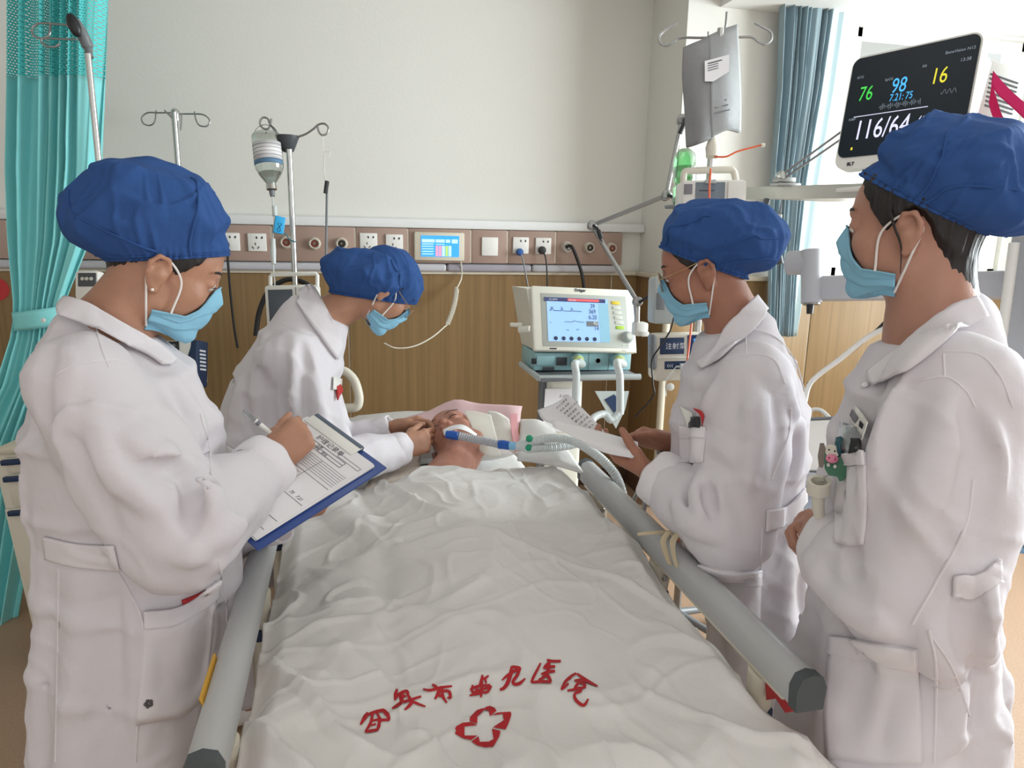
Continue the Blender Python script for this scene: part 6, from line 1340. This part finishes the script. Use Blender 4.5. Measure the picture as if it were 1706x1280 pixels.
MB().box(ga+Vector((0, 0, -.01)), (.1, .1, .012), bev=.003).build('holder', 'grey_mid', gb); MB().tube([ga+Vector((.02, -.02, -.012)), Vector((b4.x, b4.y, ga.z-.012))], .006, 8).build('holder_arm', 'grey_mid', gb)
# syringe pumps
pf = face(AZ(1090, 558, 2.26), AZ(1178, 556, 2.26), AZ(1092, 636, 2.28)); pm = pump_box('syringe_pump', 'cream syringe pump with a navy panel reading 注射泵 right of the ventilator', 'pump', pf, .12, 'plastic_cream')
quadb(pf, -.07, .0, .03, .75, -.06, .07, .01).build('side_clamp', 'grey_mid', pm); quadb(pf, .10, .07, .56, .42, 0, .003, .002).build('name_panel', 'navy', pm); ftext(pf, 'pump_name', '注射泵', .20, .30, .022, 'print_white', pm, up=.0034)
quadb(pf, .62, .02, 1.0, .5, 0, .003, .002).build('screen', mat('screen_navy', (26, 44, 86), .3, emit=.3), pm); quadb(pf, .74, .1, .98, .16, .003, .001).build('screen_line', 'term_blue', pm); quadb(pf, .76, .25, .95, .45, .003, .001).build('screen_field', 'term_pale', pm)
quadb(pf, .03, .47, .62, .5, 0, .006, .002).build('ledge', 'plastic_white', pm); quadb(pf, .18, .57, .98, .74, 0, .003, .002).build('key_strip', 'navy', pm); ftext(pf, 'arrows', '‹‹‹', .22, .70, .022, 'print_white', pm, up=.0034)
MB().tube([pf(.46, .68, .012), pf(.95, .66, .012)], .010, 14).tube([pf(.38, .68, .012), pf(.46, .68, .012)], .003, 8).build('syringe', 'tube_clear', pm)
MB().tube(bez([pf(.38, .68, .014), pf(.25, .85, .02), pf(.17, 1.0, .02), pf(.17, 1.3, .02)], 20), .0018, 6).build('extension_line', 'tube_clear', pm); MB().lathe([(.012, 0), (.013, .004), (.006, .007)], pf(.25, 1.1, .02), pf.n, 16).build('stopcock', 'plastic_white', pm)
pf = face(AZ(1088, 460, 2.3), AZ(1150, 460, 2.3), AZ(1092, 540, 2.32)); pm = pump_box('syringe_pump', 'grey pump partly hidden behind the reading nurse\'s glasses', 'pump', pf, .12, 'vent_grey')
quadb(pf, .05, .35, .28, .7, 0, .003, .002).build('window', 'grey_mid', pm)
MB().lathe([(.02, 0), (.018, .01), (.006, .012)], pf(.3, .3), pf.n, 16).build('dial', 'plastic_white', pm)
cb_ = MB().tube(bez([AZ(1123, 528, 2.2), AZ(1116, 552, 2.2), AZ(1098, 580, 2.2), AZ(1086, 602, 2.22), AZ(1088, 640, 2.22), AZ(1088, 660, 2.22), AZ(1058, 695, 2.25)], 40), .0026, 6).build('thin_cable', 'black_rubber'); tag(cb_, 'thin dark cable hanging in front of the syringe pump', 'cable')

# ------------------------------------------------------------ ceiling pendant with monitor, at the right
pend = thing('equipment_pendant', 'grey ceiling equipment pendant with outlet panels at the far right edge', 'pendant', AZ(1700, 600, 1.85))
colf = face(AZ(1668, 226, 1.8), AZ(1790, 205, 1.62), AZ(1668, 740, 1.8)); mat('pend_grey', (186, 188, 194), .45); mat('pend_blue', (124, 158, 186), .45)
quadb(colf, .0, .0, 1, 1, -.16, .16, .01).build('column_body', 'pend_grey', pend); quadb(colf, -.02, -.0, 1.02, .1, -.16, .18, .01).build('blue_collar', 'pend_blue', pend)
MB().tube([AZ(1690, 405, 1.72), AZ(1668, 570, 1.74)], .012, 12).build('side_rail', 'plastic_white', pend)
lowf = face(AZ(1672, 735, 1.78), AZ(1800, 735, 1.6), AZ(1672, 906, 1.78)); quadb(lowf, 0, 0, 1, 1, -.18, .19, .012).build('outlet_cabinet', 'plastic_white', pend); quadb(lowf, -.0, .18, 1, .2, .01, .001).build('cabinet_joint', 'grey_mid', pend); quadb(lowf, -.01, 1.0, 1.01, 1.06, -.18, .2, .006).build('cabinet_base', 'pend_blue', pend)
for v, u in ((-.28, .2), (.78, .18), (.78, .55)):
    o_ = MB().lathe([(.026, 0), (.027, .006), (.020, .010), (.020, .018), (.012, .02)], lowf(u, v, .012), lowf.n, 22).build('gas_outlet', 'vent_grey', pend); MB().lathe([(.010, 0), (.009, .003)], lowf(u, v, .031), lowf.n, 14).build('outlet_core', 'black_plastic', o_)
c_ = colf(.5, 0, -.08); MB().tube([c_, Vector((c_.x, c_.y, HC))], .055, 20).build('drop_tube', 'pend_grey', pend)
MB().tube([AZ(1316, 438, 2.1), AZ(1352, 438, 2.05)], .036, 18).build('swing_arm', 'pend_grey', pend)
MB().tube([AZ(1352, 417, 2.04), AZ(1352, 505, 2.04)], .029, 20).build('pivot', 'pend_grey', pend); MB().tube([AZ(1352, 505, 2.04), AZ(1352, 508, 2.04)], .024, 16).build('pivot_ring', 'steel_dull', pend); MB().tube([AZ(1350, 508, 2.04), AZ(1349, 523, 2.04)], [.011, .009], 10).build('pivot_knob', 'black_plastic', pend)
bf_ = face(AZ(1364, 460, 2.03), AZ(1700, 450, 1.78), AZ(1364, 500, 2.03)); quadb(bf_, 0, 0, 1, 1, -.05, .06, .01).build('arm_beam', 'pend_grey', pend)
sh = thing('equipment_shelf', 'pale aluminium shelf carrying the patient monitor in front of the window', 'shelf', AZ(1340, 320, 2.15)); mat('shelf_alu', (206, 204, 196), .35, metal=.3)
sa, sb2 = AZ(1246, 322, 2.42), AZ(1440, 318, 1.98); dd = (sb2-sa); nh = Vector((-dd.y, dd.x, 0)).normalized()
if nh.y < 0: nh = -nh
sbx = MB().prism([sa+Vector((0, 0, .017)), sa-Vector((0, 0, .017)), sa-Vector((0, 0, .017))+nh*.34, sa+Vector((0, 0, .017))+nh*.34], dd*1.75); sbx.build('shelf_board', 'shelf_alu', sh, ang=20)
MB().prism([sa+Vector((0, 0, .02))-nh*.006, sa-Vector((0, 0, .02))-nh*.006, sa-Vector((0, 0, .02))+nh*.004, sa+Vector((0, 0, .02))+nh*.004], dd*1.75).build('front_rail', 'shelf_alu', sh, ang=20)
MB().tube([sa+dd*1.6+nh*.17, Vector(colf(.2, .25, -.05))], .02, 12).build('bracket', 'pend_grey', sh)
# monitor
mf = face(AZ(1424, 100, 2.03), AZ(1637, 54, 1.76), AZ(1401, 272, 2.03))
# make the face a true rectangle
ex_ = mf.ex; ey_ = mf.ey-ex_*(mf.ey.dot(ex_)/ex_.length_squared)*.55; mf = face(mf(0, 0), mf(0, 0)+ex_, mf(0, 0)+ey_)
mo = thing('patient_monitor', 'wide white patient monitor with a dark screen of coloured numbers on the shelf', 'monitor', mf(.5, 1.05))
mat('mon_glass', (20, 30, 38), .3, emit=.25, spec=.25); mat('mon_white', (236, 234, 228), .35)
def ng(f, u0, v0, u1, v1, r, n=6):
    w, h = f.w, f.h; P = []
    for cu, cv, a0 in ((u1-r/w, v0+r/h, -90), (u1-r/w, v1-r/h, 0), (u0+r/w, v1-r/h, 90), (u0+r/w, v0+r/h, 180)):
        for i in range(n+1): a = R_(a0+90*i/n); P.append((cu+math.cos(a)*r/w, cv+math.sin(a)*r/h))
    return P
MB().prism([mf(u, v, -.035) for u, v in ng(mf, -.015, -.02, 1.015, 1.06, .03)], mf.n*.034).build('casing', 'mon_white', mo)
ms = MB().prism([mf(u, v, 0) for u, v in ng(mf, .0, .0, 1, .95, .022)], mf.n*.002).build('screen', 'mon_glass', mo)
for nm, c in (('num_green', (60, 190, 70)), ('num_blue', (70, 170, 230)), ('num_yellow', (206, 196, 50)), ('num_white', (206, 206, 232)), ('num_dim', (120, 130, 140))): mat(nm, c, .5, emit=.85)
for s_, u, v, sz_, m in (('76', .10, .42, .058, 'num_green'), ('98', .375, .395, .058, 'num_blue'), ('7.21:', .375, .47, .028, 'num_blue'), ('75', .505, .47, .028, 'num_blue'), ('16', .68, .375, .060, 'num_yellow'), ('116/64', .115, .79, .078, 'num_white'), ('(81)', .63, .76, .05, 'num_white')): ftext(mf, 'reading', s_, u, v, sz_, m, ms, up=.003, xscale=.72)
gl_ = MB(); quadb(mf, .09, .565, .70, .571, .002, .0006, mb=gl_); gl_.build('divider', 'num_white', ms)
ftext(mf, 'small_text', 'BeneVision N12', .76, .13, .011, 'num_dim', ms, up=.003); ftext(mf, 'small_text', '13:38', .88, .22, .012, 'num_dim', ms, up=.003); ftext(mf, 'small_text', 'ECG', .06, .2, .010, 'num_dim', ms, up=.003); ftext(mf, 'small_text', 'NIBP', .05, .6, .010, 'num_dim', ms, up=.003); ftext(mf, 'small_text', 'SpO2', .31, .27, .010, 'num_dim', ms, up=.003); ftext(mf, 'small_text', 'RR', .60, .21, .010, 'num_dim', ms, up=.003)
quadb(mf, .115, .86, .13, .885, .002, .001).build('indicator', 'num_yellow', ms)
wv = MB(); wv.tube([mf(.30+.0045*i, .51+.035*math.sin(i*1.9)*math.sin(i*.23), .003) for i in range(76)], .0004, 4); wv.tube([mf(.78+.004*i, .46+.02*math.sin(i*.7), .003) for i in range(30)], .0004, 4); wv.build('traces', 'num_dim', ms)
ftext(mf, 'maker_name', 'BLT', .10, 1.03, .013, 'ink', mo, bold=.0006, up=.0005)
bk = MB(); cbk = mf(.62, .5, -.09); bk.box(cbk, (.26, .22, .12), frame(mf.ex, -mf.ey), bev=.015); bk.build('back_housing', 'mon_white', mo)
rf_ = face(mf(1.0, .14, -.045), mf(1.0, .14, -.045)+(-mf.n*.13)+mf.ex.normalized()*.05, mf(1.0, .98, -.045)); quadb(rf_, 0, 0, 1, 1, -.02, .02, .008).build('side_pod', 'mon_white', mo)
for i in range(8): quadb(rf_, .15, .15+.045*i, .8, .165+.045*i, .0, .002).build('vent_slot', 'grey_dark', mo)
MB().ball(rf_(.5, .78, .0), (.024, .044, .006), 12, frame(rf_.ex, -rf_.ey)).build('speaker_grille', 'vent_grey', mo)
MB().tube([mf(.3, 1.03, -.06), mf(.3, 1.22, -.06)], .025, 16).box(mf(.3, 1.22, -.06), (.16, .14, .012), bev=.004).build('foot', 'mon_white', mo)
cloth('strap_pink', (222, 54, 116), .2)
ps = thing('pink_strap', 'magenta fabric strap looped behind the patient monitor', 'strap', AZ(1668, 212, 1.75))
def ribbon(name, rows, m, parent, z, th=.002): return sheet(name, [[AZ(a, b, z), AZ(c, d, z)] for a, b, c, d in rows], m, parent, 6, 20, th)
ribbon('strap_band', [(1655, 118, 1652, 140), (1672, 138, 1664, 158), (1690, 156, 1684, 176), (1730, 190, 1722, 212)], 'strap_pink', ps, 1.70)
ribbon('strap_band', [(1653, 138, 1648, 172), (1660, 162, 1653, 190), (1672, 196, 1664, 212), (1690, 200, 1684, 216)], 'strap_pink', ps, 1.74)
# lamp arm on the shelf, hanging syringe, cables
la = thing('twin_rod_holder', 'thin twin-rod holder on a steel base rising from the shelf to the monitor', 'holder', AZ(1304, 306, 2.24)); L0, L1 = AZ(1302, 292, 2.22), AZ(1412, 212, 2.05)
MB().tube([L0, L1], .0036, 8).tube([L0+Vector((.004, 0, -.014)), L1+Vector((.004, 0, -.02))], .0036, 8).build('rods', 'steel_dull', la); MB().box(AZ(1306, 300, 2.24), (.06, .04, .016), bev=.003).box(AZ(1308, 308, 2.24), (.08, .05, .01), bev=.002).build('base', 'steel_dull', la); MB().lathe([(.012, -.012), (.014, 0), (.012, .012)], L0, (0, -1, 0), 16).build('pivot', 'steel', la)
sy = thing('hanging_syringe', 'small clear syringe hanging below the aluminium shelf by the curtain', 'syringe', AZ(1296, 395, 2.2)); MB().tube([AZ(1302, 336, 2.2), AZ(1300, 350, 2.2), AZ(1299, 358, 2.2)], [.003, .003, .006], 8).build('hook', 'grey_mid', sy); MB().tube([AZ(1299, 358, 2.2), AZ(1294, 388, 2.2)], .008, 12).build('barrel', 'tube_clear', sy); MB().tube([AZ(1294, 388, 2.2), AZ(1292, 396, 2.2)], .006, 10).build('tip', 'black_plastic', sy)
hs = MB().tube(bez([AZ(1278, 332, 2.3), AZ(1274, 355, 2.3), AZ(1280, 385, 2.3), AZ(1292, 402, 2.3), AZ(1300, 440, 2.3)], 24), .011, 10).build('black_hose', 'grey_dark'); tag(hs, 'dark hose hanging under the left end of the aluminium shelf', 'hose')
w1 = MB().tube(bez([AZ(1340, 672, 2.0), AZ(1352, 636, 2.0), AZ(1400, 598, 1.95), AZ(1440, 566, 1.9), AZ(1472, 549, 1.85), AZ(1490, 556, 1.8), AZ(1496, 580, 1.75)], 40), .007, 10).build('white_cable', 'plastic_white'); tag(w1, 'thick white cable arching behind the nurse in the right foreground', 'cable')
w2_ = MB().tube(bez([AZ(1345, 640, 2.02), AZ(1400, 600, 1.98), AZ(1450, 560, 1.92), AZ(1490, 520, 1.86)], 24), .004, 8).build('black_cable', 'black_rubber'); tag(w2_, 'thin black cable running beside the thick white cable', 'cable')
# white machine between the two right-hand nurses
xm = thing('white_machine', 'low white machine with a grey top edge between the two nurses at right', 'machine', AZ(1400, 900, 2.05))
xf = face(AZ(1328, 700, 2.05), AZ(1470, 694, 1.95), AZ(1328, 786, 2.02)); quadb(xf, 0, 0, 1, 1, -.3, .3, .015).build('top_case', 'mon_white', xm); quadb(xf, 0, -.06, 1, .0, -.3, .29, .01).build('lid', 'grey_mid', xm)
xg = face(AZ(1330, 786, 2.03), AZ(1470, 806, 1.9), AZ(1330, 812, 2.0)); quadb(xg, 0, 0, 1, 1, -.05, .06, .006).build('ledge', 'pend_grey', xm)
a = xf(0, 1, -.02); b = xf(1, 1, -.02); lo = MB().prism([Vector((a.x, a.y, .08)), Vector((b.x, b.y, .08)), b, a], Vector((xf.n.x, xf.n.y, 0)).normalized()*-.27); lo.build('lower_case', mat('machine_blue', (176, 190, 206), .4), xm, ang=20)
MB().tube(bez([xf(.05, -.02, -.05), xf(.1, -.22, -.06), xf(.25, -.26, -.06), xf(.4, -.04, -.05)], 24), .006, 8).build('hose_loop', 'plastic_white', xm)
for i in (0, 1):
    for k in (0, 1):
        p = a.lerp(b, .15+.7*i)-Vector((xf.n.x, xf.n.y, 0))*(.05+.17*k); MB().lathe([(.01, -.015), (.04, -.012), (.04, .012), (.01, .015)], (p.x, p.y, .04), (1, 0, 0), 16).build('caster', 'grey_dark', xm)
# strap loops on the right rail
rb = thing('cloth_ties', 'beige cloth tie looped around the right bed rail', 'tie', AZ(1116, 900, 1.55)); cloth('tie_beige', (206, 190, 160))
ribbon('tie_band', [(1062, 888, 1062, 893), (1090, 885, 1090, 891), (1112, 884, 1114, 891), (1130, 888, 1130, 896)], 'tie_beige', rb, 1.62); ribbon('tie_band', [(1110, 884, 1120, 886), (1100, 900, 1110, 902), (1104, 920, 1114, 922), (1112, 940, 1120, 942)], 'tie_beige', rb, 1.58); ribbon('tie_band', [(1128, 886, 1136, 888), (1116, 900, 1126, 904), (1118, 922, 1126, 926), (1124, 944, 1132, 948)], 'tie_beige', rb, 1.56)

# ------------------------------------------------------------ bedside cabinet at the left edge
cz = AZ(30, 1112, 2.36); cab = thing('bedside_cabinet', 'cream bedside cabinet with navy handles half hidden behind the writing nurse', 'cabinet', (cz.x, cz.y, 0))
cfc = face(AZ(2, 756, 2.28), AZ(84, 750, 2.28), AZ(2, 756, 2.28)-Vector((0, 0, .71))); ch_ = .71
def cfq(u0, v0, u1, v1, up, th, bev=0): return quadb(cfc, u0, v0, u1, v1, up, th, bev)
quadb(cfc, 0, 0, 1, .98, -.38, .38, .008).build('carcass', 'plastic_cream', cab); quadb(cfc, -.04, -.035, 1.04, .0, -.40, .42, .008).build('top', 'cap_cream', cab)
for v0, v1, nm in ((.02, .09, 'pull_out_tray'), (.10, .25, 'drawer'), (.265, .955, 'door')):
    d_ = cfq(.1, v0, .95, v1, 0, .012, .003).build(nm, 'plastic_cream', cab); cfq(.06, v0+.004, .97, v0+.03, .010, .016, .004).build('handle', 'navy', d_)
for u in (.2, .85):
    p = cfc(u, 1, -.06); MB().lathe([(.01, -.012), (.03, -.01), (.031, 0), (.03, .01), (.01, .012)], (p.x, p.y, .032), (1, 0, 0), 16).box((p.x, p.y, .075), (.03, .03, .03)).build('caster', 'black_plastic', cab)
    p = cfc(u, 1, -.32); MB().lathe([(.01, -.012), (.03, -.01), (.031, 0), (.03, .01), (.01, .012)], (p.x, p.y, .032), (1, 0, 0), 16).box((p.x, p.y, .075), (.03, .03, .03)).build('caster', 'black_plastic', cab)
